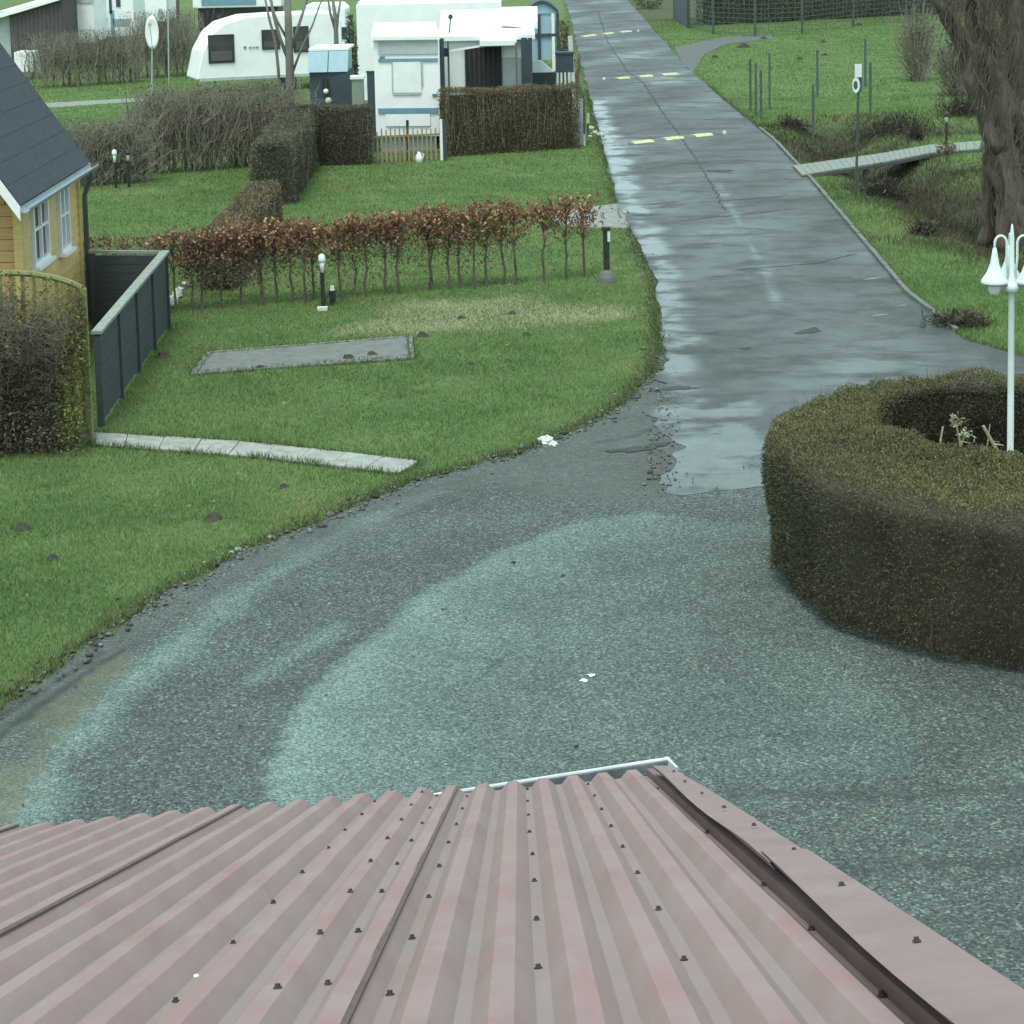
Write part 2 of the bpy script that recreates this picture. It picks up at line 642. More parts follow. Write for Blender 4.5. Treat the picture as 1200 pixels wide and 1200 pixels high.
paint('picket_wood', (0.30, 0.235, 0.15), 0.8, 0.25, 14, stretch=(1, 1, 0.2))
paint('white_picket', (0.60, 0.63, 0.62), 0.7, 0.15, 8)
paint('pale_board', (0.36, 0.40, 0.39), 0.8, 0.15, 6, dirt=(0.2, 0.24, 0.2))
paint('green_post', (0.055, 0.085, 0.070), 0.7, 0.25, 8)
paint('grey_post', (0.075, 0.10, 0.09), 0.75, 0.25, 10)
paint('wire', (0.09, 0.115, 0.10), 0.6, 0.2, 10)
paint('sign_face', (0.80, 0.82, 0.80), 0.4, 0.04, 8)
paint('sign_dark', (0.10, 0.20, 0.22), 0.5, 0.1, 8)
paint('bridge_wood', (0.20, 0.225, 0.195), 0.85, 0.25, 12, stretch=(4, 1, 1), dirt=(0.17, 0.2, 0.14))
paint('shed_boards', (0.085, 0.075, 0.072), 0.85, 0.3, 6, stretch=(4, 4, 0.4))
paint('pale_stone', (0.46, 0.48, 0.43), 0.85, 0.2, 14, bmp=0.3)
paint('dead_stalk', (0.36, 0.31, 0.20), 0.9, 0.3, 20)
paint('terracotta', (0.30, 0.13, 0.08), 0.8, 0.2, 10)
paint('bin_green', (0.22, 0.27, 0.21), 0.6, 0.15, 6)
leaf_mat('grass_blade', [(0.0, (0.082, 0.150, 0.050)), (0.4, (0.134, 0.226, 0.074)), (0.75, (0.195, 0.275, 0.095)), (0.95, (0.29, 0.30, 0.13)), (1.0, (0.37, 0.34, 0.20))], 0.6, 0.2)
leaf_mat('rough_grass', [(0.0, (0.042, 0.080, 0.030)), (0.5, (0.080, 0.130, 0.044)), (0.8, (0.13, 0.155, 0.066)), (1.0, (0.20, 0.18, 0.10))], 0.7, 0.2)
leaf_mat('dead_grass', [(0.0, (0.035, 0.032, 0.022)), (0.5, (0.085, 0.080, 0.050)), (1.0, (0.17, 0.15, 0.09))], 0.8, 0.1)
leaf_mat('straw', [(0.0, (0.16, 0.17, 0.08)), (0.5, (0.34, 0.345, 0.21)), (1.0, (0.52, 0.52, 0.38))], 0.8, 0.1)
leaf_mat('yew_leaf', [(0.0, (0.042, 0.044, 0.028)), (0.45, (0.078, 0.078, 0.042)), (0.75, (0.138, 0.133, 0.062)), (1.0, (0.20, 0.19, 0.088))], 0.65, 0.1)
leaf_mat('beech_leaf', [(0.0, (0.11, 0.058, 0.040)), (0.5, (0.235, 0.118, 0.072)), (0.85, (0.38, 0.21, 0.12)), (1.0, (0.56, 0.42, 0.24))], 0.6, 0.2)
leaf_mat('brown_hedge_leaf', [(0.0, (0.085, 0.072, 0.045)), (0.5, (0.17, 0.140, 0.085)), (1.0, (0.28, 0.215, 0.125))], 0.7, 0.15)
leaf_mat('grey_hedge_leaf', [(0.0, (0.062, 0.064, 0.042)), (0.5, (0.125, 0.122, 0.080)), (1.0, (0.20, 0.19, 0.125))], 0.7, 0.15)
leaf_mat('olive_leaf', [(0.0, (0.085, 0.090, 0.028)), (0.6, (0.18, 0.175, 0.055)), (1.0, (0.28, 0.27, 0.095))], 0.7, 0.15)
leaf_mat('far_leaf', [(0.0, (0.055, 0.070, 0.050)), (0.5, (0.105, 0.125, 0.085)), (1.0, (0.17, 0.19, 0.13))], 0.8, 0.1)

# ------------------------------------------------------------------ roads and yard
def PX(pts, z=0.0):
    return [tuple(G(u, v, z)[:2]) for u, v in pts]


ROAD_L = PX([(668, -22), (662, 0), (668, 20), (680, 70), (695, 130), (712, 190), (722, 235), (745, 280), (766, 330), (777, 400), (779, 470), (772, 582)])
ROAD_R = PX([(722, -22), (735, 0), (770, 40), (805, 80), (850, 120), (905, 165), (950, 213), (1010, 285), (1060, 345), (1130, 400), (1215, 425)]) + [(9.6, 25.5), (9.6, 21.6)]
YARD = PX([(770, 360), (774, 400), (762, 440), (735, 470), (700, 492), (640, 520), (560, 545), (490, 562), (420, 592), (300, 640), (200, 692), (100, 757), (0, 832), (-250, 1000)]) \
    + [(-6, 9), (-6, 4), (14, 4), (14, 24)] + PX([(1215, 427), (1130, 402), (950, 395)])
ROAD_POLY = list(ROAD_L) + list(reversed(ROAD_R))
PATH_UP = PX([(107, 509), (300, 520), (492, 543)])
PATH_LO = PX([(107, 523), (300, 537), (468, 557)])
PATH_POLY = PATH_UP + PATH_LO[::-1]
PAD = PX([(226, 440), (246, 415), (481, 396), (483, 421)])
PATIO = PX([(640, 250), (735, 238), (752, 268), (700, 268), (648, 264)])
SIDE = PX([(800, 75), (790, 56), (846, 44), (905, 41), (905, 46), (852, 52), (825, 64), (812, 86)])
FARPATH = PX([(40, 122), (170, 115), (170, 119), (40, 128)])


def interp_edge(E, y):
    E = sorted(E, key=lambda p: p[1])
    return np.interp(y, [p[1] for p in E], [p[0] for p in E])


# ground sheet
def axis(lo, hi, d, out_lo, out_hi):
    a = np.arange(lo, hi + 1e-6, d)
    left = lo - np.geomspace(d, lo - out_lo, 22)[::-1]
    right = hi + np.geomspace(d, out_hi - hi, 22)
    return np.concatenate([left, a, right])


def grid_mesh(name, xs, ys, zf, mat, attrs_f=None, keep=None, smooth=True):
    X, Y = np.meshgrid(xs, ys)
    P = np.stack([X.ravel(), Y.ravel()], 1)
    nx = len(xs)
    i = np.arange(len(ys) - 1)[:, None] * nx + np.arange(nx - 1)[None, :]
    i = i.ravel()
    Fc = np.stack([i, i + 1, i + nx + 1, i + nx], 1)
    at = attrs_f(P) if attrs_f else {}
    if keep is not None:
        k = keep(P)
        Fc = Fc[k[Fc].all(1)]
        used = np.unique(Fc)
        mp = np.full(len(P), -1); mp[used] = np.arange(len(used))
        Fc = mp[Fc]; P = P[used]
        at = {a: v[used] for a, v in at.items()}
    Z = zf(P)
    return np_mesh(name, np.column_stack([P, Z]), Fc, mat, None, attrs=at, smooth=smooth)


STRAW_POLY = PX([(395, 392), (430, 362), (520, 352), (640, 350), (715, 356), (730, 366), (650, 380), (540, 382), (440, 392)])


def ground_attrs(P):
    n1 = vnoise(P, 2.2, 3); n2 = vnoise(P, 7.0, 4)
    bare = np.clip((0.25 - sdf(P, STRAW_POLY) + 0.35 * n1 + 0.15 * n2) * 1.6, 0, 0.8)
    dd = pdist(P, DITCH)
    brown = np.clip(1.25 - dd / 1.5 + 0.35 * n1 + 0.2 * n2, 0, 1) * np.clip((P[:, 1] - 33) / 12, 0, 1) * np.where(P[:, 1] < 100, 1, 0)
    edge = np.clip(1 - np.abs(np.minimum(sdf(P, YARD), sdf(P, ROAD_POLY))) / 0.35 + 0.5 * n1 + 0.3 * n2, 0, 1) * 0.75
    far = np.clip((P[:, 1] - 108 + 0 * n1) / 6, 0, 0.7) * (P[:, 0] > 6)
    return {'bare': bare, 'brown': np.maximum(np.maximum(brown, edge), far)}


gx = axis(-24, 26, 0.3, -700, 700)
gy = axis(8, 120, 0.3, -300, 1500)
struct(grid_mesh('ground', gx, gy, lambda P: tz_arr(P), 'lawn_soil', ground_attrs))


def yard_attrs(P):
    n1 = vnoise(P, 1.6, 11); n2 = vnoise(P, 5.5, 12); n3 = vnoise(P, 16, 13)
    edge = PX([(760, 600), (660, 618), (580, 650), (500, 694), (440, 742), (380, 794), (340, 850), (316, 895), (325, 935), (360, 975)])
    body = edge + PX([(700, 1000), (1100, 900), (900, 620)])
    s = sdf(P, body)
    d = pdist(P, edge)
    along = np.clip((22.0 - P[:, 1]) / 5.5, 0, 1)
    fresh = np.clip(0.5 - s / 0.13 + 0.35 * n2 + 0.25 * n3, 0, 1) * (0.14 + 0.86 * np.exp(-np.maximum(d - 0.12, 0) / (0.30 + 0.60 * along)) * (0.40 + 0.60 * along))
    rim = PX([(20, 965), (60, 905), (100, 850), (170, 785), (260, 720)])
    fresh = np.maximum(fresh, 0.85 * np.clip(1.1 - pdist(P, rim) / 0.27 + 0.4 * n2 + 0.2 * n1, 0, 1))
    rim2 = PX([(200, 755), (300, 690), (420, 612), (520, 575)])
    fresh = np.maximum(fresh, 0.55 * np.clip(1.0 - pdist(P, rim2) / 0.22 + 0.5 * n2, 0, 1))
    rim3 = PX([(300, 800), (395, 735)])
    fresh = np.maximum(fresh, 0.5 * np.clip(0.8 - pdist(P, rim3) / 0.2 + 0.6 * n2, 0, 1))
    track = PX([(-80, 905), (0, 850), (150, 740), (300, 662), (480, 585), (640, 535), (760, 470), (772, 380)])
    dirt = 0.58 * np.clip(1.2 - pdist(P, track) / 0.40 + 0.5 * n1 + 0.35 * n2, 0, 1)
    # loose chips lie thin where cars leave the tar
    apron = PX([(560, 560), (700, 500), (778, 400), (790, 590), (640, 590)])
    dirt = np.maximum(dirt, np.clip(0.35 - sdf(P, apron) / 0.35 + 0.5 * n1, 0, 0.62))
    mo = PX([(-20, 985), (20, 920), (70, 850), (150, 768)])
    moss = np.clip(0.75 - pdist(P, mo) / 0.26 + 0.5 * n1 + 0.35 * n2 + 0.3 * n3, 0, 0.6)
    rut = np.zeros(len(P))
    for L_, w_, k_ in (([(-60, 912), (20, 848), (110, 783), (150, 760)], 0.05, 0.9), ([(-60, 880), (40, 815), (120, 765)], 0.045, 0.7), ([(468, 607), (500, 597), (535, 588)], 0.03, 0.7), ([(540, 820), (575, 785), (605, 760)], 0.02, 0.5),
                       ([(860, 930), (1000, 935), (1210, 925)], 0.10, 0.45), ([(950, 1030), (1080, 1015), (1210, 1012)], 0.10, 0.45), ([(1050, 1085), (1210, 1075)], 0.08, 0.35), ([(700, 520), (745, 512), (775, 498)], 0.07, 0.6)):
        rut = np.maximum(rut, k_ * np.clip(1.2 - pdist(P, PX(L_)) / w_ + 0.5 * n3 + 0.3 * n2, 0, 1))
    return {'rut': rut, 'fresh': fresh, 'dirt': dirt * (1 - 0.7 * fresh), 'moss': moss}


yx = np.arange(-6.5, 12.0, 0.06)
yy = np.arange(7.5, 31, 0.06)


def yard_keep(P):
    return (sdf(P, YARD) + 0.10 * vnoise(P, 4.0, 21) + 0.05 * vnoise(P, 14, 22)) < 0


def yard_z(P):
    ruts = PX([(0, 850), (150, 740), (300, 662), (480, 585)])
    return 0.012 + 0.004 * vnoise(P, 3.0, 31) * np.clip((21 - P[:, 1]) / 2, 0, 1) - 0.006 * np.exp(-(pdist(P, ruts) / 0.15) ** 2)


struct(grid_mesh('gravel_yard', yx, yy, yard_z, 'gravel', yard_attrs, yard_keep))

# the tarred road: rows across, following both edges
ry = np.concatenate([np.arange(21.9, 60, 0.09), np.arange(60, 160, 0.3)])
NA = 46
tt = np.linspace(0, 1, NA)
xl = interp_edge(ROAD_L, ry); xr = interp_edge(ROAD_R, ry)
rag = 0.06 * vnoise(np.stack([ry, ry * 0], 1), 1.6, 5) + 0.03 * vnoise(np.stack([ry, ry * 0], 1), 5, 6)
rag2 = 0.04 * vnoise(np.stack([ry, ry * 0], 1), 2, 7)
near = np.clip((29.5 - ry) / 3, 0, 1)
rag = rag + near * (0.22 * vnoise(np.stack([ry, ry * 0], 1), 2.3, 15) + 0.10 * vnoise(np.stack([ry, ry * 0], 1), 9, 16))
X = (xl + rag)[:, None] * (1 - tt) + (xr + rag2)[:, None] * tt
front = 0.30 * vnoise(np.stack([tt * 4, tt * 0], 1), 3, 9) + 0.10 * vnoise(np.stack([tt * 4, tt * 0], 1), 14, 10)
Y = ry[:, None] + np.where((np.arange(len(ry)) < 12)[:, None], front[None, :], 0) * np.clip(1 - np.arange(len(ry)) / 12, 0, 1)[:, None] + 0.28 * (tt[None, :] - 0.2)*0
P2 = np.stack([X.ravel(), Y.ravel()], 1)
crown = (0.0155 + 0.0145 * np.clip((np.repeat(ry, NA) - 23) / 5, 0, 1)) + 0.02 * np.sin(np.tile(tt, len(ry)) * math.pi) * np.clip((np.repeat(ry, NA) - 22) / 5, 0, 1)
ii = (np.arange(len(ry) - 1)[:, None] * NA + np.arange(NA - 1)[None, :]).ravel()
Fr = np.stack([ii, ii + 1, ii + NA + 1, ii + NA], 1)
trk1 = PX([(790, 560), (795, 430), (785, 370), (765, 300), (738, 235), (712, 160), (700, 120)])
trk2 = PX([(912, 365), (900, 330), (870, 270), (840, 215)])
wet = np.clip(1.3 - pdist(P2, trk1) / 0.42 + 0.4 * vnoise(P2, 2.5, 41), 0, 1)
wet = np.maximum(wet, 0.8 * np.clip(0.9 - pdist(P2, trk2) / 0.25 + 0.4 * vnoise(P2, 3, 42), 0, 1))
foot = PX([(770, 590), (780, 490), (880, 470), (905, 480), (905, 580)])
wet = np.maximum(wet, np.clip(0.6 - sdf(P2, foot) / 0.3 + 0.5 * vnoise(P2, 2, 43), 0, 1))
wet = np.maximum(wet, 0.36 + 0.3 * vnoise(P2, 1.2, 44))
wet = np.clip(wet, 0, 1)
road = struct(np_mesh('road', np.column_stack([P2, crown]), Fr, 'asphalt', attrs={'wet': wet}, smooth=True))


def rz_(x, y):
    a, b_ = interp_edge(ROAD_L, y), interp_edge(ROAD_R, y)
    t = min(max((x - a) / (b_ - a), 0), 1)
    return 0.0155 + 0.0145 * min(max((y - 23) / 5, 0), 1) + 0.02 * math.sin(t * math.pi) * min(max((y - 22) / 5, 0), 1)


def ribbon(name, pts, wd, mat, parent, dz=0.004, jag=0.0):
    """a thin strip lying on the road along pts (world xy)"""
    mb = MB()
    pts = [np.array(p[:2], float) for p in pts]
    fine = []
    for a, b in zip(pts[:-1], pts[1:]):
        n = max(2, int(np.linalg.norm(b - a) / 0.15))
        for k in range(n):
            fine.append(a + (b - a) * k / n)
    fine.append(pts[-1])
    vs_ = []
    for i, p in enumerate(fine):
        d = fine[min(i + 1, len(fine) - 1)] - fine[max(i - 1, 0)]
        d /= max(np.linalg.norm(d), 1e-9)
        nrm = np.array([-d[1], d[0]])
        off = nrm * random.gauss(0, jag)
        h = wd / 2 * random.uniform(0.5, 1.3) * (0.4 if i in (0, len(fine) - 1) else 1)
        for sgn in (1, -1):
            q = p + off + nrm * h * sgn
            vs_.append((q[0], q[1], rz_(q[0], q[1]) + dz))
    mb.add(vs_, [(2 * i, 2 * i + 1, 2 * i + 3, 2 * i + 2) for i in range(len(fine) - 1)])
    return mb.build(name, mat, parent)


ribbon('tar_seam', PX([(700, 12), (712, 50), (735, 85), (755, 100), (775, 132), (800, 165), (832, 215), (850, 250)]), 0.045, 'tar', road, jag=0.02)
for a in ([(815, 240), (880, 236), (925, 231)], [(760, 242), (800, 238)],
          [(800, 194), (850, 190), (890, 190)], [(860, 320), (950, 312), (1005, 300)], [(788, 262), (860, 255), (935, 247)]):
    ribbon('crack', PX(a), 0.05, 'tar', road, jag=0.03)
for a in ([(1014, 331), (1034, 327)], [(1022, 374), (1040, 371)], [(1055, 361), (1063, 360)]):
    ribbon('paint_remnant', PX(a), 0.045, 'old_mark', road, jag=0.02)
def pothole(u0, u1, v, dv, tilt=0.0):
    mb = MB()
    n = 26
    vs_ = []
    ph = random.uniform(0, 6)
    for ring_ in (1.0, 0.55):
        for k in range(n):
            a = 2 * math.pi * k / n
            q = ring_ * (1 + 0.22 * math.sin(3 * a + ph) + 0.15 * math.sin(7 * a + 2 * ph) + random.uniform(-0.08, 0.08))
            p = G((u0 + u1) / 2 + (u1 - u0) / 2 * q * math.cos(a), v + dv * q * math.sin(a) + tilt * q * math.cos(a))
            vs_.append((p[0], p[1], rz_(p[0], p[1]) + (0.004 if ring_ == 1 else 0.0045)))
    mb.add(vs_, [(k, (k + 1) % n, n + (k + 1) % n, n + k) for k in range(n)] + [tuple(range(n, 2 * n))])
    mb.build('pothole', 'tar', road)


for a in ((770, 815, 457.5, 2.2, -1), (712, 784, 527, 3.0, -4.5), (934, 962, 392, 3.0, -2), (736, 752, 466, 3, -2), (830, 860, 203, 1.5, 0), (868, 880, 412, 1.5, 0)):
    pothole(*a)
# low concrete edging along the right side of the road
kerb = MB()
kp = [p for p in ROAD_R if 29.5 < p[1] < 62]
ky = np.arange(29.6, 58, 0.98)
kx = interp_edge(ROAD_R, ky) + 0.04
for k in range(len(ky) - 1):
    a = (kx[k], ky[k], 0.03); b = (kx[k + 1], ky[k + 1] - 0.025, 0.03 + random.uniform(-0.012, 0.012))
    MB().bar(a, b, 0.075, 0.09).build('kerb_stone', 'old_concrete', road)

# speed bumps: yellow strips screwed across the road
BUMPS = [(170, [(740, 763), (777, 798), (812, 832)], (849, 159), 160, 'yellow-striped speed bump nearest the pale board post beside the road'),
         (94, [(723, 736), (748, 763), (775, 793)], (708, 95), 88, 'middle one of three yellow-striped speed bumps across the road'),
         (44, [(682, 697), (706, 717), (726, 738)], (748, 38), 38, 'yellow-striped speed bump between the arched shelter and the dark fence panel')]
for v0, segs, dot, v1, lab in BUMPS:
    u0, u1 = segs[0][0], segs[-1][1]
    c0 = G((u0 + u1) / 2, (v0 + v1) / 2)
    t = thing('speed_bump', lab, 'speed bump', (c0[0], c0[1], 0.03), 'speed bumps across the road')
    vv = lambda u: v0 + (v1 - v0) * (u - u0) / (u1 - u0)
    dpt = 0.32
    a = G(u0 - 22, vv(u0 - 22)); b = G(dot[0] + 6 if dot[0] > u1 else u1 + 6, vv(u1 + 10))
    def ridge(mb, a, b, wd, h, z0):
        a = Vector((a[0], a[1], 0)); b = Vector((b[0], b[1], 0))
        n = (b - a).normalized().cross(Vector((0, 0, 1)))
        vv_ = []
        for p in (a, b):
            z = rz_(p.x, p.y) + z0
            for s, k in ((-0.5, 0), (-0.25, 1), (0.25, 1), (0.5, 0)):
                q = p + n * (s * wd)
                vv_.append((q.x, q.y, z + k * h))
        mb.add(vv_, [(0, 1, 5, 4), (1, 2, 6, 5), (2, 3, 7, 6), (3, 2, 1, 0), (4, 5, 6, 7)])
        return mb
    for k, (s0, s1) in enumerate(segs):
        ridge(MB(), G(s0, vv(s0)), G(s1, vv(s1)), dpt, 0.05, 0.0).build('yellow_strip', 'yellow_paint', t)
        nx = segs[k + 1][0] if k < 2 else None
        if nx:
            ridge(MB(), G(s1 + 0.5, vv(s1)), G(nx - 0.5, vv(nx)), dpt * 0.94, 0.045, 0.0).build('dark_strip', 'old_concrete', t)
    dp = G(*dot)
    MB().lathe([(0.05, 0), (0.05, 0.06), (0.03, 0.09)], (dp[0], dp[1], rz_(dp[0], dp[1])), 8).build('end_stud', 'white_mark', t)

# ------------------------------------------------------------------ small paved pieces of the setting
def slab_struct(name, poly, mat, z=0.02, th=0.05):
    mb = MB()
    mb.slab([(p[0], p[1], z - th) for p in (poly if area2(poly) > 0 else poly[::-1])], (0, 0, th))
    return struct(mb.build(name, mat))


def area2(poly):
    return sum(poly[i][0] * poly[(i + 1) % len(poly)][1] - poly[(i + 1) % len(poly)][0] * poly[i][1] for i in range(len(poly)))


def lerp_line(L, t):
    L = np.array(L)
    s = np.concatenate([[0], np.cumsum(np.hypot(*np.diff(L, axis=0).T))]); s /= s[-1]
    return np.array([np.interp(t, s, L[:, 0]), np.interp(t, s, L[:, 1])])


path = MB().slab([(p[0], p[1], -0.05) for p in (PATH_POLY if area2(PATH_POLY) > 0 else PATH_POLY[::-1])], (0, 0, 0.062)).build('garden_path', 'old_concrete')
struct(path)
N = 9
for k in range(N):
    a, b = (k + 0.012) / N, (k + 0.988) / N
    q = [lerp_line(PATH_LO, a), lerp_line(PATH_LO, b), lerp_line(PATH_UP, b), lerp_line(PATH_UP, a)]
    dz = random.uniform(-0.006, 0.008)
    MB().slab([(p[0], p[1], -0.03) for p in q], (0, 0, 0.055 + dz)).build('paving_slab', 'paving', path)
pad = slab_struct('concrete_pad', PAD, 'old_concrete', 0.025)
pc = np.array(PAD)
for i, j, wd in ((0, 1, 0.07), (1, 2, 0.05), (2, 3, 0.06), (3, 0, 0.03)):
    MB().bar((*pc[i], 0.022), (*pc[j], 0.022), wd, 0.03).build('edge_strip', 'concrete', pad)
slab_struct('paved_strip', PATIO, 'concrete', 0.02)
slab_struct('side_track', SIDE, 'track_tar', 0.02)
slab_struct('far_path', FARPATH, 'concrete', 0.02)

# ------------------------------------------------------------------ the building under the camera: ribbed metal roof
EZ = 2.6
RIB = ray(608, 771); RIB = RIB / np.linalg.norm(RIB)          # down the slope
ea = G(0, 981, EZ); eb = G(781, 907, EZ)
EDIR = (eb - ea) / np.linalg.norm(eb - ea)                    # along the eave
NRM = np.cross(EDIR, RIB); NRM = NRM / np.linalg.norm(NRM)
if NRM[2] < 0:
    NRM = -NRM


def st(u, v, off=0.0):
    """s (along eave from eb), t (down slope from the eave) of a picture point on the roof plane lifted by off"""
    d = ray(u, v)
    o = eb + NRM * off
    k = ((o - EYE) @ NRM) / (d @ NRM)
    p = EYE + d * k - o
    A = np.stack([EDIR, RIB], 1)
    return np.linalg.lstsq(A, p, rcond=None)[0]


def RP(s, t, off=0.0):
    return eb + EDIR * s + RIB * t + NRM * off


DEP = 0.032
S0 = st(635, 907, DEP)[0]                                      # a crown
PER = (st(704, 900, DEP)[0] - st(568, 917, DEP)[0]) / 4.0
UP = 7.4
bld = thing('metal_roofed_building', 'low building with a dusty red ribbed metal roof and rain gutter', 'building', (-1.4, 5.0, 0))
prof = [(-0.5, 0), (-0.40, 0), (-0.15, 1), (0.15, 1), (0.40, 0), (0.5, 0)]


def sheet(k0, k1, lift, eave_extra, cut_l=False, cut_r=False):
    """one sheet from crown k0 to crown k1 (crowns are counted from S0)"""
    row = []
    for k in range(k0, k1 + 1):
        for s, h in prof[:-1]:
            row.append((S0 + (k + s) * PER, h * DEP + lift))
    row.append((S0 + (k1 + 0.5) * PER, lift))
    if cut_l:                       # starts under the neighbour's crown
        row = [q for q in row if q[0] > S0 + (k0 - 0.16) * PER]
    if cut_r:                       # ends on its own last crown
        row = [q for q in row if q[0] < S0 + (k1 + 0.16) * PER]
    ts = np.linspace(-UP, eave_extra, 14)
    V = []
    for i, t in enumerate(ts):
        for s, h in row:
            V.append(RP(s, t, h + 0.0012 * math.sin(7 * t + 3 * s)))
    n = len(row)
    Fc = [(i * n + k, i * n + k + 1, (i + 1) * n + k + 1, (i + 1) * n + k) for i in range(len(ts) - 1) for k in range(n - 1)]
    mb = MB().add(V, Fc)
    o = mb.build('roof_sheet', 'roof_sheet_paint', bld)
    va = o.data.attributes.new('valley', 'FLOAT', 'POINT')
    va.data.foreach_set('value', np.tile(np.array([1 - (h - lift) / DEP for s, h in row], np.float32), len(ts)))
    md = o.modifiers.new('solid', 'SOLIDIFY'); md.thickness = 0.0025; md.offset = -1
    bv = o.modifiers.new('round', 'BEVEL'); bv.width = 0.007; bv.segments = 3; bv.limit_method = 'ANGLE'; bv.angle_limit = math.radians(20)
    o.data.polygons.foreach_set('use_smooth', np.zeros(len(o.data.polygons), bool))
    return o


KR = 3
sheet(-3, KR, 0.0, 0.0, cut_l=True)
sheet(-10, -3, 0.005, 0.012, True, True)
sheet(-17, -10, 0.010, -0.004, True, True)
sheet(-24, -17, 0.015, 0.008, True, True)
sheet(-29, -24, 0.020, 0.0, False, True)
# dark strips painted in as the shadow where one sheet lies over the next
for k, h in ((-2.835, DEP), (-9.835, DEP + 0.005), (-16.835, DEP + 0.010)):
    s = S0 + k * PER
    MB().slab([RP(s - 0.005, -UP, h), RP(s + 0.007, -UP, h - 0.004), RP(s + 0.007, 0, h - 0.004), RP(s - 0.005, 0, h)], NRM * 0.005).build('lap_shadow_strip', 'lap_shadow', bld)
# screws with washers, in rows
scr = MB().lathe([(0.0105, 0), (0.0105, 0.003), (0.0065, 0.004), (0.0065, 0.010), (0.004, 0.011)], (0, 0, 0), 8)
sme = bpy.data.meshes.new('screw'); sme.from_pydata(scr.v, [], scr.f); sme.materials.append(MATS['screw_head'])
rot = Vector(NRM).to_track_quat('Z', 'Y').to_matrix().to_4x4()
pinv = Matrix.Translation(-Vector(bld.location))


def screw(s, t, off):
    o = bpy.data.objects.new('screw', sme)
    C.objects.link(o)
    o.parent = bld
    o.matrix_parent_inverse = pinv
    o.matrix_basis = Matrix.Translation(Vector(RP(s, t, off))) @ rot @ Matrix.Rotation(random.uniform(-0.10, 0.10), 4, 'X') @ Matrix.Scale(random.uniform(0.66, 0.78), 4)


STEP = 0.74
for ks, t0, off in ((-0.53, -0.18, 0.001), (1.45, -0.25, 0.001), (-2.5, -0.28, 0.001), (-3.47, -0.12, 0.006), (-3.9, -0.35, DEP + 0.006), (-5.5, -0.1, 0.006), (-10.55, -0.2, 0.011), (-17.5, -0.2, 0.016)):
    for i in range(10):
        t = t0 - i * STEP + random.uniform(-0.02, 0.02)
        if t > -UP:
            screw(S0 + ks * PER + random.uniform(-0.004, 0.004), t, off)
# verge flashing along the right edge: two overlapping lengths
OFF = DEP + 0.035


def verge(pin, pout, lift):
    a = [st(u, v, OFF) for u, v in pin]
    b = [st(u, v, OFF) for u, v in pout]
    n = 14
    V, Fc = [], []
    for i in range(n):
        f = i / (n - 1)
        A = np.array([np.interp(f, np.linspace(0, 1, len(a)), [p[k] for p in a]) for k in (0, 1)])
        B = np.array([np.interp(f, np.linspace(0, 1, len(b)), [p[k] for p in b]) for k in (0, 1)])
        wob = 0.006 * math.sin(9 * f + lift * 300)
        V += [RP(A[0] + 0.012, A[1], OFF + lift - 0.012), RP(A[0], A[1], OFF + lift + wob), RP(B[0], B[1], OFF + lift), RP(B[0] + 0.002, B[1], OFF + lift - 0.14)]
    for i in range(n - 1):
        for k in range(3):
            Fc.append((i * 4 + k, i * 4 + k + 1, i * 4 + k + 5, i * 4 + k + 4))
    o = MB().add(V, Fc).build('verge_flashing', 'flashing', bld)
    md = o.modifiers.new('solid', 'SOLIDIFY'); md.thickness = 0.003
    return a, b


verge([(765, 897), (800, 930), (850, 968), (902, 1012)], [(783, 898), (840, 932), (905, 974), (960, 1009)], 0.0)
verge([(893, 1002), (990, 1090), (1120, 1206), (1230, 1300), (1500, 1540)], [(945, 999), (1060, 1075), (1200, 1168), (1330, 1254), (1640, 1462)], 0.006)
for u, v in ((790, 907), (803, 919), (823, 933), (849, 950), (884, 971), (931, 1001), (987, 1043), (1075, 1109)):
    s, t = st(u, v, OFF)
    screw(s, t, OFF + 0.007)
for u, v in ((757, 897), (770, 919), (830, 968), (897, 1027), (955, 1077), (1032, 1152)):
    s, t = st(u, v, 0.02)
    screw(min(s, S0 + (KR + 0.45) * PER), t, 0.002)
# dark timber edge below the flashing
sE = S0 + (KR + 0.5) * PER
MB().slab([RP(sE, -UP, -0.10), RP(sE + 0.03, -UP, -0.10), RP(sE + 0.03, 0.0, -0.10), RP(sE, 0.0, -0.10)], NRM * 0.13).build('verge_board', 'dark_wall', bld)
# gutter: half-round channel just past the eave
ga = G(505, 934, EZ - 0.05); gb = G(781, 891, EZ - 0.05)
gd = (gb - ga); gd /= np.linalg.norm(gd)
gn = np.array([-gd[1], gd[0], 0])
V, Fc = [], []
arc = [(-0.11, 0.0), (-0.105, -0.045), (-0.06, -0.085), (-0.02, -0.045), (-0.012, 0.0), (0.0, 0.008), (0.012, 0.0)]
for p in (ga - gd * 2.6, gb):
    for a, z in arc:
        V.append(p + gn * a + np.array([0, 0, z]))
n = len(arc)
Fc = [(k, k + 1, n + k + 1, n + k) for k in range(n - 1)]
gut = MB().add(V, Fc).build('gutter', 'gutter_inside', bld)
md = gut.modifiers.new('solid', 'SOLIDIFY'); md.thickness = 0.003
MB().tube([ga - gd * 2.6 + np.array([0, 0, 0.006]), gb + np.array([0, 0, 0.006])], 0.009, 8).build('rim', 'galvanised', gut)
ec = MB().slab([gb + gn * 0.012 + np.array([0, 0, 0.012]), gb - gn * 0.11 + np.array([0, 0, 0.012]), gb - gn * 0.105 + np.array([0, 0, -0.05]), gb - gn * 0.05 + np.array([0, 0, -0.09]), gb + gn * 0.0 + np.array([0, 0, -0.05])], gd * 0.012)
ec.build('end_cap', 'galvanised', gut)
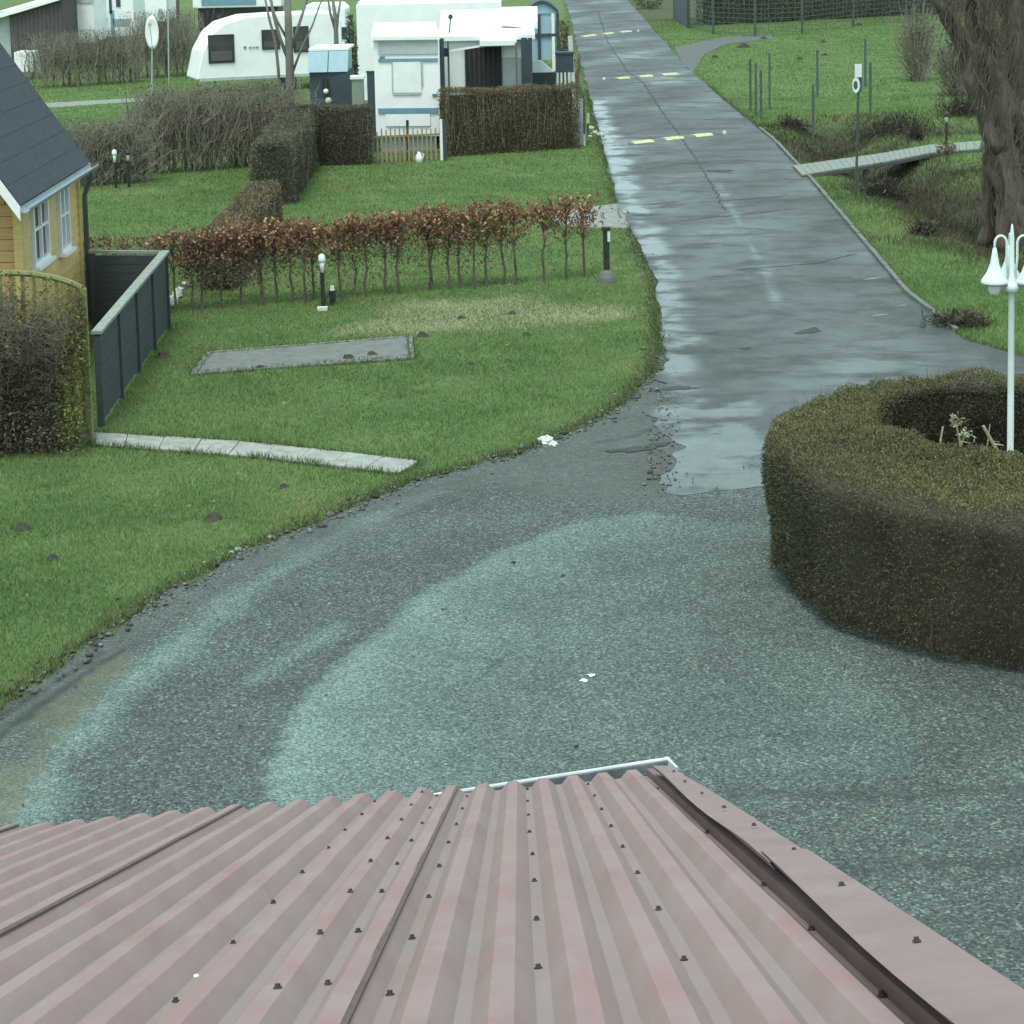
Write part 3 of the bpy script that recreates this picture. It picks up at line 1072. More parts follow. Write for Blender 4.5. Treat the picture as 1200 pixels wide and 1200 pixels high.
# walls that carry the roof
wl_ = MB()
c0, c1 = RP(-3.4, -0.35), RP(-0.1, -0.35)
wl_.slab([(c0[0], c0[1], 0), (c1[0], c1[1], 0), (c1[0], 2.2, 0), (c0[0], 2.2, 0)], (0, 0, 2.55))
wl_.build('wall', 'dark_wall', bld)
bk = RP(-3.6, -UP, -0.02); bk2 = RP(0.05, -UP, -0.02)
MB().slab([(bk[0], bk[1] - 0.1, 0), (bk2[0], bk2[1] - 0.1, 0), (bk2[0], bk2[1], 0), (bk[0], bk[1], 0)], (0, 0, min(bk[2], bk2[2]) - 0.1)).build('wall', 'dark_wall', bld)
# a few bits of grit and droppings on the sheets
for u, v in ((230, 1146),):
    s, t = st(u, v, 0.03)
    MB().lathe([(0.006, 0), (0.004, 0.0015), (0.001, 0.002)], tuple(RP(s, t, DEP + 0.002 if u < 900 else OFF + 0.008)), 6).build('dropping', 'white_mark', bld)

# ------------------------------------------------------------------ yellow timber house
def yat(x, u, v):
    d = ray(u, v)
    return x * d[1] / d[0]


HX = -6.75
ex = HX + 0.16
hy0, hy1 = yat(HX, 24, 280), yat(HX, 91, 260)
ry0, ry1 = yat(ex, 20, 256), yat(ex, 101, 187)
EAVE = (D(20, 254, ry0)[2] + D(101, 187, ry1)[2]) / 2 + 0.04
_va, _vb = D(0, 50, ry1), D(100, 184, ry1)
PIT = (_va[2] - _vb[2]) / (_vb[0] - _va[0])
HW = 2.3
house = thing('yellow_timber_house', 'yellow weatherboard cabin with steep dark roof and white-framed windows', 'house', (HX - HW, (hy0 + hy1) / 2, 0))
MB().slab([(HX - 0.03, hy0 + 0.03, 0), (HX - 0.03, hy1, 0), (HX - 2 * HW, hy1, 0), (HX - 2 * HW, hy0 + 0.03, 0)], (0, 0, EAVE)).build('wall', 'yellow_boards', house)
gz = EAVE
MB().add([(HX - 0.03, hy0 + 0.03, gz), (HX - 2 * HW + 0.03, hy0 + 0.03, gz), (HX - HW, hy0 + 0.03, gz + HW * PIT - 0.28), (HX - 0.03, hy1, gz), (HX - 2 * HW + 0.03, hy1, gz), (HX - HW, hy1, gz + HW * PIT - 0.28)],
         [(0, 2, 1), (3, 4, 5), (0, 3, 5, 2), (1, 2, 5, 4)]).build('gable', 'brown_boards', house)
wins = []
for ua, ub, va, vb in ((38.5, 56.5, 226, 313), (69.5, 80.5, 214, 297)):
    y0 = yat(HX + 0.04, ua, (va + vb) / 2); y1 = yat(HX + 0.04, ub, (va + vb) / 2)
    z1 = D(ub, va, y1)[2]; z0 = D(ua, vb, y0)[2]
    wins.append((y0, y1, z0, min(z1, EAVE - 0.1)))
nb = 17
bh = EAVE / nb
for k in range(nb):
    z0 = k * bh
    spans = [(hy0, hy1)]
    for (a, b, za, zb) in wins:
        if z0 + bh > za and z0 < zb:
            spans = [q for s in spans for q in ((s[0], min(s[1], a - 0.05)), (max(s[0], b + 0.05), s[1])) if q[1] - q[0] > 0.03]
    for a, b in spans:
        MB().add([(HX, a, z0 + 0.003), (HX + 0.028, a, z0 + 0.003), (HX + 0.008, a, z0 + bh), (HX - 0.03, a, z0 + bh),
                  (HX, b, z0 + 0.003), (HX + 0.028, b, z0 + 0.003), (HX + 0.008, b, z0 + bh), (HX - 0.03, b, z0 + bh)],
                 [(0, 1, 2, 3), (7, 6, 5, 4), (1, 5, 6, 2), (0, 4, 5, 1), (3, 2, 6, 7)]).build('board', 'yellow_boards', house)
ng = 12
for k in range(ng):                                           # boards of the gable end
    z0 = 1.2 + k * 0.16
    xr_ = HX - 0.09 - max(0.0, (z0 + 0.16 - EAVE) / PIT + 0.05)
    MB().box(((xr_ + HX - 1.3) / 2, hy0 + 0.005, z0 + 0.08), (xr_ - HX + 1.3, 0.03, 0.15)).build('board', 'brown_boards', house)
MB().box((HX - 0.02, hy0 + 0.0, EAVE / 2), (0.12, 0.12, EAVE)).build('corner_post', 'yellow_boards', house)
MB().box((HX + 0.0, hy1 + 0.0, EAVE / 2), (0.10, 0.12, EAVE)).build('corner_post', 'yellow_boards', house)
for (a, b, za, zb) in wins:
    fr = MB()
    x = HX + 0.03
    t_ = 0.055
    for q in (((a + t_ / 2), za, zb), ((b - t_ / 2), za, zb)):
        fr.box((x, q[0], (q[1] + q[2]) / 2), (0.07, t_, q[2] - q[1]))
    fr.box((x, (a + b) / 2, za + t_ / 2), (0.072, (b - a) - 2 * t_, t_))
    fr.box((x, (a + b) / 2, zb - t_ / 2), (0.072, (b - a) - 2 * t_, t_))
    fo = fr.build('window', 'white_trim', house)
    zm = za + (zb - za) * 0.55
    MB().box((x + 0.005, (a + b) / 2, zm), (0.05, (b - a) - 2 * t_, 0.035)).build('glazing_bar', 'white_trim', fo)
    if b - a > 0.5:
        MB().box((x + 0.008, (a + b) / 2, (za + zb) / 2), (0.05, 0.05, (zb - za) - 2 * t_)).build('mullion', 'white_trim', fo)
    MB().box((x - 0.03, (a + b) / 2, (za + zb) / 2), (0.015, (b - a) - 0.02, (zb - za) - 0.02)).build('pane', 'house_glass', fo)
    MB().box((x + 0.03, (a + b) / 2, za - 0.03), (0.14, (b - a) + 0.08, 0.05)).build('sill', 'white_trim', fo)
# roof with laid strips of bitumen shingle
ez = EAVE - 0.02
rid = (HX - HW, ez + (ex - (HX - HW)) * PIT)
rf = MB()
nn = Vector((PIT, 0, 1)).normalized()
rf.slab([(ex, ry0, ez), (ex, ry1, ez), (rid[0], ry1, rid[1]), (rid[0], ry0, rid[1])], tuple(nn * 0.06))
ex2 = 2 * (HX - HW) - ex
rf.slab([(ex2, ry1, ez), (ex2, ry0, ez), (rid[0] - 0.004, ry0, rid[1]), (rid[0] - 0.004, ry1, rid[1])], (-nn.x * 0.06, 0, nn.z * 0.06))
roof = rf.build('roof', 'bitumen_roof', house)
for k in range(14):
    f0 = k / 14
    p = (ex + (rid[0] - ex) * f0, ez + (rid[1] - ez) * f0)
    f1 = (k + 0.98) / 14
    q = (ex + (rid[0] - ex) * f1, ez + (rid[1] - ez) * f1)
    o_ = nn * 0.062
    MB().slab([(p[0] + o_.x, ry0 + 0.01, p[1] + o_.z), (p[0] + o_.x, ry1 - 0.01, p[1] + o_.z), (q[0] + o_.x, ry1 - 0.01, q[1] + o_.z - 0.004), (q[0] + o_.x, ry0 + 0.01, q[1] + o_.z - 0.004)], tuple(nn * 0.0025)).build('shingle_course', 'bitumen_roof', roof)
for yy_, dy in ((ry0, -0.03), (ry1, 0.03)):
    for sx in (1, -1):
        xx = lambda x: x if sx == 1 else 2 * (HX - HW) - x
        pts = [(xx(ex + 0.05), yy_, ez - 0.10 - 0.05 * PIT), (xx(ex + 0.05), yy_, ez + 0.09 - 0.05 * PIT), (xx(rid[0]), yy_, rid[1] + 0.09), (xx(rid[0]), yy_, rid[1] - 0.12)]
        MB().slab(pts if sx * dy > 0 else pts[::-1], (0, dy, 0)).build('barge_board', 'white_trim', roof)
# gutter and downpipe
V = []
for yv in (ry0 + 0.02, ry1 + 0.06):
    for a in np.linspace(math.pi, 2 * math.pi, 7):
        V.append((ex + 0.10 + 0.07 * math.cos(a), yv, ez - 0.0 + 0.07 * math.sin(a)))
gm = MB().add(V, [(k, k + 1, 7 + k + 1, 7 + k) for k in range(6)])
go = gm.build('gutter', 'zinc', house)
go.modifiers.new('solid', 'SOLIDIFY').thickness = 0.012
MB().tube([(ex + 0.1, ry1 - 0.12, ez - 0.06), (ex + 0.1, ry1 - 0.12, ez - 0.16), (HX + 0.10, hy1 + 0.12, ez - 0.48), (HX + 0.10, hy1 + 0.12, 0.05)], 0.042, 8).build('downpipe', 'downpipe', house, smooth=True)

# ------------------------------------------------------------------ arched trellis with a twiggy shrub grown against it
TY = 24.35
tx1 = D(104, 420, TY)[0] - 0.05; tx0 = tx1 - 1.95
tr = thing('arched_trellis', 'mossy arch-topped wooden trellis panel standing behind the twiggy shrub', 'trellis', ((tx0 + tx1) / 2, TY, 0))
arch = lambda x: 1.62 + 0.50 * math.sqrt(max(0, 1 - ((x - (tx0 + tx1) / 2 - 0.1) / ((tx1 - tx0) / 2 + 0.12)) ** 2))
xs_ = np.linspace(tx0 + 0.03, tx1 - 0.03, 15)
MB().tube([(x, TY, arch(x)) for x in np.linspace(tx0, tx1, 18)], 0.038, 6).build('arch_rail', 'mossy_wood', tr)
for x in xs_:
    MB().box((x, TY, (arch(x) - 0.02 + 0.15) / 2 + 0.05), (0.045, 0.018, arch(x) - 0.2)).build('slat', 'mossy_wood', tr)
for z in (0.25, 1.0):
    MB().box(((tx0 + tx1) / 2, TY + 0.022, z), (tx1 - tx0, 0.024, 0.06)).build('cross_rail', 'mossy_wood', tr)
for x in (tx0 - 0.03, tx1 + 0.02):
    MB().box((x, TY, arch(x) / 2), (0.075, 0.075, arch(x))).build('post', 'mossy_wood', tr)
MB().box((tx1 - 0.45, TY - 0.03, 0.10), (0.95, 0.03, 0.16)).build('bottom_board', 'old_concrete', tr)

sb = thing('twiggy_shrub', 'dense brown twiggy shrub growing against the arched trellis', 'shrub', ((tx0 + tx1) / 2, TY - 0.4, 0))
cxs = (tx0 + tx1) / 2 - 0.15
segs = []
for k in range(40):
    x = random.uniform(tx0, tx1 - 0.25); y = TY - random.uniform(0.12, 0.6)
    p = np.array([x, y, 0.0]); d = np.array([random.gauss(0, 0.18), random.gauss(0, 0.12), 1.0])
    mb = MB(); pts = [p.copy()]
    top = random.uniform(1.0, 1.75)
    while p[2] < top:
        p = p + d * 0.16
        d += np.array([random.gauss(0, 0.14), random.gauss(0, 0.10), 0])
        p[1] = min(p[1], TY - 0.05); p[0] = min(p[0], tx1 - 0.03)
        pts.append(p.copy())
    mb.tube(pts, [0.016 * (1 - 0.75 * i / len(pts)) for i in range(len(pts))], 5).build('stem', 'twig', sb)
    for q in pts:
        for _ in range(14):
            dd = np.array([random.gauss(0, 1), random.gauss(-0.3, 0.8), random.gauss(0.5, 0.6)]); dd /= np.linalg.norm(dd)
            L = random.uniform(0.1, 0.34)
            r = q + dd * L
            r[1] = min(r[1], TY - 0.03); r[0] = min(r[0], tx1 + 0.04); r[2] = max(r[2], 0.02)
            segs.append((q, r, 0.006, 0.002))
            for _ in range(2):
                d2 = np.array([random.gauss(0, 1), random.gauss(0, 0.8), random.gauss(0.3, 0.7)]); d2 /= np.linalg.norm(d2)
                e = r + d2 * random.uniform(0.06, 0.16)
                e[1] = min(e[1], TY - 0.02); e[0] = min(e[0], tx1 + 0.05)
                segs.append((q + (r - q) * random.uniform(0.4, 1), e, 0.004, 0.0015))
V, Fc = twig_mesh(segs)
np_mesh('twigs', V, Fc, 'twig', sb)['kind'] = 'stuff'
n = 26000
lx = rng.uniform(tx0, tx1 + 0.06, n); lz = rng.uniform(0.0, 1.0, n) ** 0.8 * np.array([arch(x) + 0.02 for x in lx])
ly = TY - rng.uniform(0.02, 0.75, n) * np.clip(1.15 - lz / 2.4, 0.2, 1)
P = np.stack([lx, ly, lz], 1)
pale = (lz > 1.55) | (lx > tx1 - 0.22)
kk = (rng.uniform(0, 1, n) < np.where(lz > 1.72, 0.12, np.where(lz > 1.5, 0.45, 0.9)))
a_ = pale & kk
leaves('leaves', P[a_], np.tile([0, -0.3, 0.4], (a_.sum(), 1)), 0.05, 0.02, 'olive_leaf', sb)['kind'] = 'stuff'
b_ = ~pale & kk
leaves('dry_leaves', P[b_], np.tile([0, -0.3, 0.4], (b_.sum(), 1)), 0.05, 0.02, 'grey_hedge_leaf', sb)['kind'] = 'stuff'

# ------------------------------------------------------------------ slate-grey board fence, two runs meeting at a corner
FH = 1.2
fa = G(119, 500)[:2]; fb = G(197, 386)[:2]; fc = np.array([HX + 0.22, hy1 - 0.1])


def board_fence(label, a, b, npan, cap_w, horizontal):
    a, b = np.array(a), np.array(b)
    f = thing('board_fence', label, 'fence', (a[0], a[1], 0), 'slate fence beside the cabin')
    d = (b - a) / np.linalg.norm(b - a); L = np.linalg.norm(b - a)
    ang = math.atan2(d[1], d[0])
    for k in range(npan + 1):
        p = a + d * L * k / npan
        MB().box((p[0], p[1], FH / 2 - 0.01), (0.07, 0.085, FH - 0.02), ang).build('post', 'slate_boards', f)
    for k in range(npan):
        p = a + d * (L * k / npan + 0.05); q = a + d * (L * (k + 1) / npan - 0.05)
        m = (p + q) / 2; ln = np.linalg.norm(q - p)
        nbd = 8
        for j in range(nbd):
            z = 0.06 + j * (FH - 0.10) / nbd
            MB().box((m[0] + random.uniform(-.003, .003), m[1], z + 0.065), (ln, 0.022, (FH - 0.10) / nbd - 0.006), ang).build('board', 'slate_boards', f)
        MB().box((m[0], m[1], FH / 2), (ln * 0.999, 0.010, FH - 0.12), ang).build('backing_panel', 'slate_boards', f)
    m = (a + b) / 2
    MB().box((m[0], m[1], FH + 0.012), (L + 0.10, cap_w, 0.04), ang).build('cap_rail', 'fence_cap', f)
    return f


board_fence('slate-grey board fence with pale cap running along the lawn', fa, fb, 4, 0.13, True)
board_fence('slate-grey board fence with thin cap between cabin and beech hedge', fb + np.array([-0.1, 0.0]), fc, 1, 0.06, True)

# ------------------------------------------------------------------ clipped ring hedge
RC = np.array([5.06, 18.66]); RO = 2.74
RI = np.array([4.84, 19.42]); RIN = 1.36
RH = 1.40


def ring_surface(th, q):
    """q 0..1 across the section: outer wall, shoulder, top, inner shoulder, inner wall; returns point and normal"""
    c, s = np.cos(th), np.sin(th)
    po = np.stack([RC[0] + RO * c, RC[1] + RO * s], 1)
    pi_ = np.stack([RI[0] + RIN * c, RI[1] + RIN * s], 1)
    wdt = np.hypot(*(po - pi_).T)
    rr = 0.22
    L1 = RH - rr; L2 = rr * math.pi / 2; L3 = np.maximum(wdt - 2 * rr * 0.8, 0.1); L4 = 0.12 * math.pi / 2; L5 = RH - 0.12
    tot = L1 + L2 + L3 + L4 + L5
    x = q * tot
    outd = np.stack([c, s], 1)
    rad = np.zeros(len(th)); z = np.zeros(len(th)); nr = np.zeros(len(th)); nz = np.zeros(len(th))
    m = x < L1
    z[m] = x[m]; rad[m] = 0; nr[m] = 1
    m2 = (x >= L1) & (x < L1 + L2)
    a = (x[m2] - L1) / rr
    rad[m2] = -rr * (1 - np.cos(a)); z[m2] = RH - rr + rr * np.sin(a); nr[m2] = np.cos(a); nz[m2] = np.sin(a)
    m3 = (x >= L1 + L2) & (x < L1 + L2 + L3)
    f = (x[m3] - L1 - L2) / L3[m3]
    rad[m3] = -(rr + f * (wdt[m3] - rr - 0.12)); z[m3] = RH; nz[m3] = 1
    m4 = (x >= L1 + L2 + L3) & (x < L1 + L2 + L3 + L4)
    a = (x[m4] - (L1 + L2 + L3[m4])) / 0.12
    rad[m4] = -(wdt[m4] - 0.12 + 0.12 * np.sin(a)); z[m4] = RH - 0.12 + 0.12 * np.cos(a); nr[m4] = -np.sin(a); nz[m4] = np.cos(a)
    m5 = x >= L1 + L2 + L3 + L4
    rad[m5] = -wdt[m5]; z[m5] = RH - 0.12 - (x[m5] - (L1 + L2 + L3[m5] + L4)); nr[m5] = -1
    # batter: slightly narrower at the foot
    rad = rad - np.where(nr > 0.5, 0.10 * (1 - z / RH) ** 1.5, 0)
    P = np.stack([po[:, 0] + outd[:, 0] * rad, po[:, 1] + outd[:, 1] * rad, np.clip(z, 0.0, None)], 1)
    Nn = np.stack([outd[:, 0] * nr, outd[:, 1] * nr, nz], 1)
    return P, Nn


ring = thing('ring_hedge', 'clipped evergreen hedge grown in a ring around the white lamp post', 'hedge', (RC[0], RC[1], 0))
nt_, nq = 90, 26
TH, Q = np.meshgrid(np.linspace(0, 2 * math.pi, nt_, endpoint=False), np.linspace(0, 1, nq))
P, Nn = ring_surface(TH.ravel(), Q.ravel())
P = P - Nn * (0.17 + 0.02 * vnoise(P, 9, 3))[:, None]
P[:, 2] = np.clip(P[:, 2], 0, None)
idx = np.arange(nt_ * nq).reshape(nq, nt_)
Fc = np.stack([idx[:-1, :], np.roll(idx, -1, 1)[:-1, :], np.roll(idx, -1, 1)[1:, :], idx[1:, :]], -1).reshape(-1, 4)
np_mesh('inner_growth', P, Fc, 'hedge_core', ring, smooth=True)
n = 430000
P, Nn = ring_surface(rng.uniform(0, 2 * math.pi, n), rng.uniform(0, 1, n))
ang0 = np.arctan2(P[:, 1] - RC[1], P[:, 0] - RC[0])
lump = 0.035 * vnoise(P, 5.0, 51) + 0.03 * vnoise(P, 13.0, 52) + 0.035 * vnoise(np.stack([ang0 * RO, P[:, 2] * 0.45], 1), 9.0, 56)
ang = np.arctan2(P[:, 1] - RC[1], P[:, 0] - RC[0])
side = (np.abs(Nn[:, 2]) < 0.5)
gap = 0.09 * np.clip(vnoise(np.stack([ang * 7, P[:, 2] * 1.5], 1), 3.0, 53) - 0.35, 0, 1) * side
P = P + Nn * (lump - gap - rng.uniform(0, 0.09, n))[:, None]
keepm = P[:, 2] > 0.02 + 0.10 * np.abs(vnoise(P, 5, 54))
tone = np.clip(rng.normal(0.40, 0.12, n) + 0.10 * vnoise(P, 3, 55) + 0.48 * np.clip(Nn[:, 2], 0, 1) * rng.uniform(0.5, 1, n), 0, 1)  # upward-facing leaves toned paler: the lit top is put into the leaf colour
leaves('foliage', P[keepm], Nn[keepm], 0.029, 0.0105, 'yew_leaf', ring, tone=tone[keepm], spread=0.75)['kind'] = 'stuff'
# stray shoots and woody stems at the foot of the ring hedge
n = 900
P, Nn = ring_surface(rng.uniform(0, 2 * math.pi, n), rng.uniform(0.05, 0.8, n))
V, Fc = twig_mesh([(P[i] - Nn[i] * 0.05, P[i] + Nn[i] * random.uniform(0.03, 0.09) + np.array([random.gauss(0, 0.02), random.gauss(0, 0.02), random.uniform(0, 0.05)]), 0.003, 0.0015) for i in range(n)])
np_mesh('stray_shoots', V, Fc, 'olive_twig', ring)['kind'] = 'stuff'
for k in range(46):
    a = 2 * math.pi * (k + random.random() * 0.6) / 46
    p = RC + (RO - random.uniform(0.24, 0.36)) * np.array([math.cos(a), math.sin(a)])
    MB().tube([(p[0], p[1], 0.0), (p[0] + random.gauss(0, 0.03), p[1] + random.gauss(0, 0.03), 0.25), (p[0] + random.gauss(0, 0.05), p[1], 0.5)], [0.022, 0.018, 0.012], 5).build('stem', 'bark_brown', ring)
bed = MB()
bed.add([(RI[0], RI[1], 0.52)] + [(RI[0] + (RIN + 0.1) * math.cos(a), RI[1] + (RIN + 0.1) * math.sin(a), 0.45) for a in np.linspace(0, 2 * math.pi, 24, endpoint=False)], [(0, 1 + k, 1 + (k + 1) % 24) for k in range(24)])
struct(bed.build('planting_bed', 'soil'))

# ------------------------------------------------------------------ white lamp post with swan-neck lamps
LPX, LPY = D(1184, 525, 19.5)[0], 19.5
lp = thing('lamp_post', 'white lamp post with bell lamps on swan-neck arms inside the ring hedge', 'lamp post', (LPX, LPY, 0.05))
lz = D(1183, 266, LPY)[2]
MB().lathe([(0.06, 0.05), (0.06, 0.5), (0.034, 0.54), (0.030, lz - 0.62), (0.040, lz - 0.60), (0.040, lz - 0.52), (0.026, lz - 0.48), (0.022, lz - 0.1), (0.012, lz), (0.004, lz + 0.03)], (LPX, LPY, 0), 14).build('pole', 'lamp_paint', lp, smooth=True)
MB().lathe([(0.03, -0.06), (0.075, -0.05), (0.075, 0.02), (0.03, 0.05)], (LPX, LPY, lz - 0.58), 14).build('collar', 'lamp_paint', lp, smooth=True)
for az in (math.radians(178), math.radians(-8), math.radians(86)):
    dx, dy = math.cos(az), math.sin(az)
    R_ = 0.115 if abs(dx) > 0.5 else 0.10
    pts = [(LPX + dx * 0.03, LPY + dy * 0.03, lz - 0.55), (LPX + dx * 0.05, LPY + dy * 0.05, lz - 0.3)]
    for a in np.linspace(math.pi, 0, 10):
        r = 0.05 + R_ / 2 * 1.0 + (R_ / 2 + 0.0) * math.cos(a)
        pts.append((LPX + dx * r, LPY + dy * r, lz - 0.16 + 0.075 * math.sin(a)))
    rr = 0.05 + R_
    pts.append((LPX + dx * rr, LPY + dy * rr, lz - 0.26))
    am = MB().tube(pts, 0.0125, 8).build('arm', 'lamp_paint', lp, smooth=True)
    cx_, cy_ = LPX + dx * rr, LPY + dy * rr
    sh = MB().lathe([(0.016, -0.20), (0.028, -0.26), (0.045, -0.36), (0.075, -0.44), (0.125, -0.515), (0.132, -0.54), (0.125, -0.555), (0.10, -0.53)], (cx_, cy_, lz), 18).build('lamp_shade', 'lamp_paint', lp, smooth=True)
    MB().lathe([(0.06, -0.545), (0.062, -0.60), (0.05, -0.65), (0.02, -0.67)], (cx_, cy_, lz), 12).build('glass_bowl', 'lamp_glass', sh, smooth=True)
# dry plants and canes in the bed
STALKS = [(1105, 500, 0.10, 0.012, 'pale bent dry stalk inside the ring hedge'), (1120, 494, -0.12, 0.012, 'dry flower stalk with a pale head inside the ring hedge'), (1152, 499, -0.30, 0.02, 'thick straw-coloured cane leaning beside the lamp post'),
          (1132, 508, 0.18, 0.010, 'thin drooping dry stem inside the ring hedge'), (1160, 497, 0.05, 0.008, 'thin upright dry stem close to the lamp post'), (1058, 514, 0.10, 0.014, 'short pale stick end showing over the inner rim of the ring hedge')]
for k, (u, v, ln, r_, lb) in enumerate(STALKS):
    yq = 19.25 + 0.22 * k if k < 5 else 18.6
    top = D(u, v, yq)
    s_ = thing('dry_stalk', lb, 'plant', (top[0] - ln, yq, 0.46))
    MB().tube([(top[0] - ln, yq, 0.44), (top[0] - ln * 0.7, yq, 0.44 + (top[2] - 0.44) * 0.5), (top[0], yq, top[2])], [r_, r_, r_ * 0.8], 6).build('stalk', 'dead_stalk', s_)
    MB().tube([(top[0] - ln * 0.3, yq, top[2] * 0.85), (top[0] - ln * 0.3 + 0.12, yq + 0.03, top[2] * 0.85 - 0.03)], [r_ * 0.7, r_ * 0.4], 5).build('side_shoot', 'dead_stalk', s_)
    if k in (1, 3):
        n = 60
        leaves('dry_head', np.tile(np.array(top), (n, 1)) + rng.normal(0, 0.03, (n, 3)), rng.normal(0, 1, (n, 3)), 0.05, 0.015, 'straw', s_)['kind'] = 'stuff'

# ------------------------------------------------------------------ hedges
def lerp(a, b, t):
    return np.asarray(a, float) * (1 - t) + np.asarray(b, float) * t


def clipped_hedge(label, a, b, wd, h0, h1, leafm, dens, lsize, core=True, fuzz=0.07, twigs=0, name='clipped_hedge', group=None):
    """a clipped hedge along a-b (ground points), wd wide, height h0 at a to h1 at b"""
    a = np.array(a[:2], float); b = np.array(b[:2], float)
    z0 = tz(*a)
    t = thing(name, label, 'hedge', (a[0], a[1], z0), group)
    d = (b - a); L = np.linalg.norm(d); d /= L
    nn_ = np.array([-d[1], d[0]])

    def at(s, w_, z):
        p = a[None, :] + d[None, :] * s[:, None] + nn_[None, :] * w_[:, None]
        return np.column_stack([p, z + z0])
    area = L * (h0 + h1) + L * wd + wd * (h0 + h1)
    n = int(area * dens)
    pick = rng.uniform(0, area, n)
    s = rng.uniform(0, L, n); H_ = h0 + (h1 - h0) * s / L
    z = rng.uniform(0, 1, n) * H_
    w_ = rng.uniform(-wd / 2, wd / 2, n)
    N_ = np.zeros((n, 3))
    A1 = L * (h0 + h1)
    m = pick < A1
    sg = np.where(rng.uniform(0, 1, n) < 0.5, 1, -1)
    w_[m] = sg[m] * wd / 2
    N_[m, :2] = nn_ * sg[m][:, None]
    m2 = (pick >= A1) & (pick < A1 + L * wd)
    z[m2] = H_[m2]; N_[m2, 2] = 1
    m3 = pick >= A1 + L * wd
    s[m3] = np.where(sg[m3] > 0, L, 0); N_[m3, :2] = d * sg[m3][:, None]
    H_ = h0 + (h1 - h0) * s / L
    z[m3] = rng.uniform(0, 1, m3.sum()) * H_[m3]
    w_ = w_ * (1 - 0.22 * np.clip((z / H_ - 0.8) / 0.2, 0, 1) ** 2)
    P = at(s, w_, z)
    P += N_ * (fuzz * vnoise(P, 4, 61) * 0.5 - rng.uniform(0, fuzz * 1.3, n))[:, None]
    tone = np.clip(rng.normal(0.45, 0.25, n) + 0.15 * vnoise(P, 2.5, 62), 0, 1)
    leaves('foliage', P, N_ + np.array([0, 0, 0.25]), lsize, lsize * 0.45, leafm, t, tone=tone)['kind'] = 'stuff'
    if core:
        c = (a + b) / 2
        MB().box((c[0], c[1], z0 + (h0 + h1) / 4 - fuzz / 2), (L - fuzz * 3, wd - fuzz * 3, (h0 + h1) / 2 - fuzz * 1.6), math.atan2(d[1], d[0]), (1, 0.7)).build('inner_growth', 'hedge_core', t)
    if twigs:
        k = twigs
        s = rng.uniform(0, L, k); w2 = rng.uniform(-wd / 2, wd / 2, k); H2 = h0 + (h1 - h0) * s / L
        zb = rng.uniform(0.0, 0.6, k) * H2
        A = at(s, w2, zb)
        B = at(s + rng.normal(0, 0.08, k), w2 + rng.normal(0, 0.06, k), np.minimum(zb + rng.uniform(0.2, 0.7, k) * H2, H2 * rng.uniform(0.95, 1.08, k)))
        V, Fc = twig_mesh([(A[i], B[i], 0.009, 0.004) for i in range(k)])
        np_mesh('twigs', V, Fc, 'twig_grey', t)['kind'] = 'stuff'
    return t


# the open beech hedge: slim stems, dry leaves held at the top
bh_a = np.array(G(222, 364)[:2]); bh_b = np.array(G(694, 326)[:2])
beech = thing('beech_hedge', 'row of slim beech stems with dry brown leaves along the lawn', 'hedge', (bh_a[0], bh_a[1], 0))
us = [208, 222, 240, 258, 285, 296, 303, 321, 336, 345, 361, 392, 409, 428, 440, 455, 464, 496, 505, 520, 537, 546, 568, 584, 600, 633, 663, 691]
LP_, tw = [], []
for u in us:
    f = (u - 222) / (694 - 222)
    p = lerp(bh_a, bh_b, f) + rng.normal(0, 0.05, 2)
    h = 1.2 + 0.12 * f
    pts = [np.array([p[0], p[1], 0.0])]
    for k in range(1, 6):
        pts.append(np.array([p[0] + random.gauss(0, 0.02), p[1] + random.gauss(0, 0.02), h * k / 5.5]))
    MB().tube(pts, [0.026, 0.022, 0.019, 0.015, 0.011, 0.006], 6).build('stem', 'bark_brown', beech)
    wide = 0.30
    for k in range(34):
        z = random.uniform(0.45, 0.95) * h
        q = np.array([p[0], p[1], z])
        e = q + np.array([random.gauss(0, wide * 0.55), random.gauss(0, 0.12), random.uniform(0.08, 0.32)])
        e[2] = min(e[2], h + random.uniform(-0.02, 0.12))
        tw.append((q, e, 0.007, 0.003))
        for _ in range(2):
            g = e + np.array([random.gauss(0, 0.05), random.gauss(0, 0.05), random.uniform(0.02, 0.14)])
            g[2] = min(g[2], h + random.uniform(0.0, 0.14))
            tw.append((e, g, 0.003, 0.0015))
    for k in range(8):
        z = random.uniform(0.1, 0.5) * h
        q = np.array([p[0], p[1], z]); e = q + np.array([random.gauss(0, 0.1), random.gauss(0, 0.08), random.uniform(0.02, 0.15)])
        tw.append((q, e, 0.004, 0.002))
ends = np.array([t_[1] for t_ in tw])
sel = ends[ends[:, 2] > 0.72 + 0.2 * vnoise(ends[:, :1], 3, 8)]
LP_ = np.repeat(sel, 3, 0) + rng.normal(0, 0.035, (len(sel) * 3, 3))
fillx = rng.uniform(0, 1, 4200)
dense = np.clip(1.15 - fillx * 0.7, 0.45, 1)
fp = bh_a[None, :] * (1 - fillx[:, None]) + bh_b[None, :] * fillx[:, None] + rng.normal(0, 0.10, (4200, 2))
fz = (1.2 + 0.12 * fillx) * (1 - np.abs(rng.normal(0, 0.12, 4200)) - 0.02)
kf = (rng.uniform(0, 1, 4200) < dense)
LP_ = np.concatenate([LP_, np.column_stack([fp, fz])[kf]])
low = ends[(ends[:, 2] < 0.75)]
low = low[rng.uniform(0, 1, len(low)) < np.where(low[:, 0] < -1.8, 0.75, 0.35)]
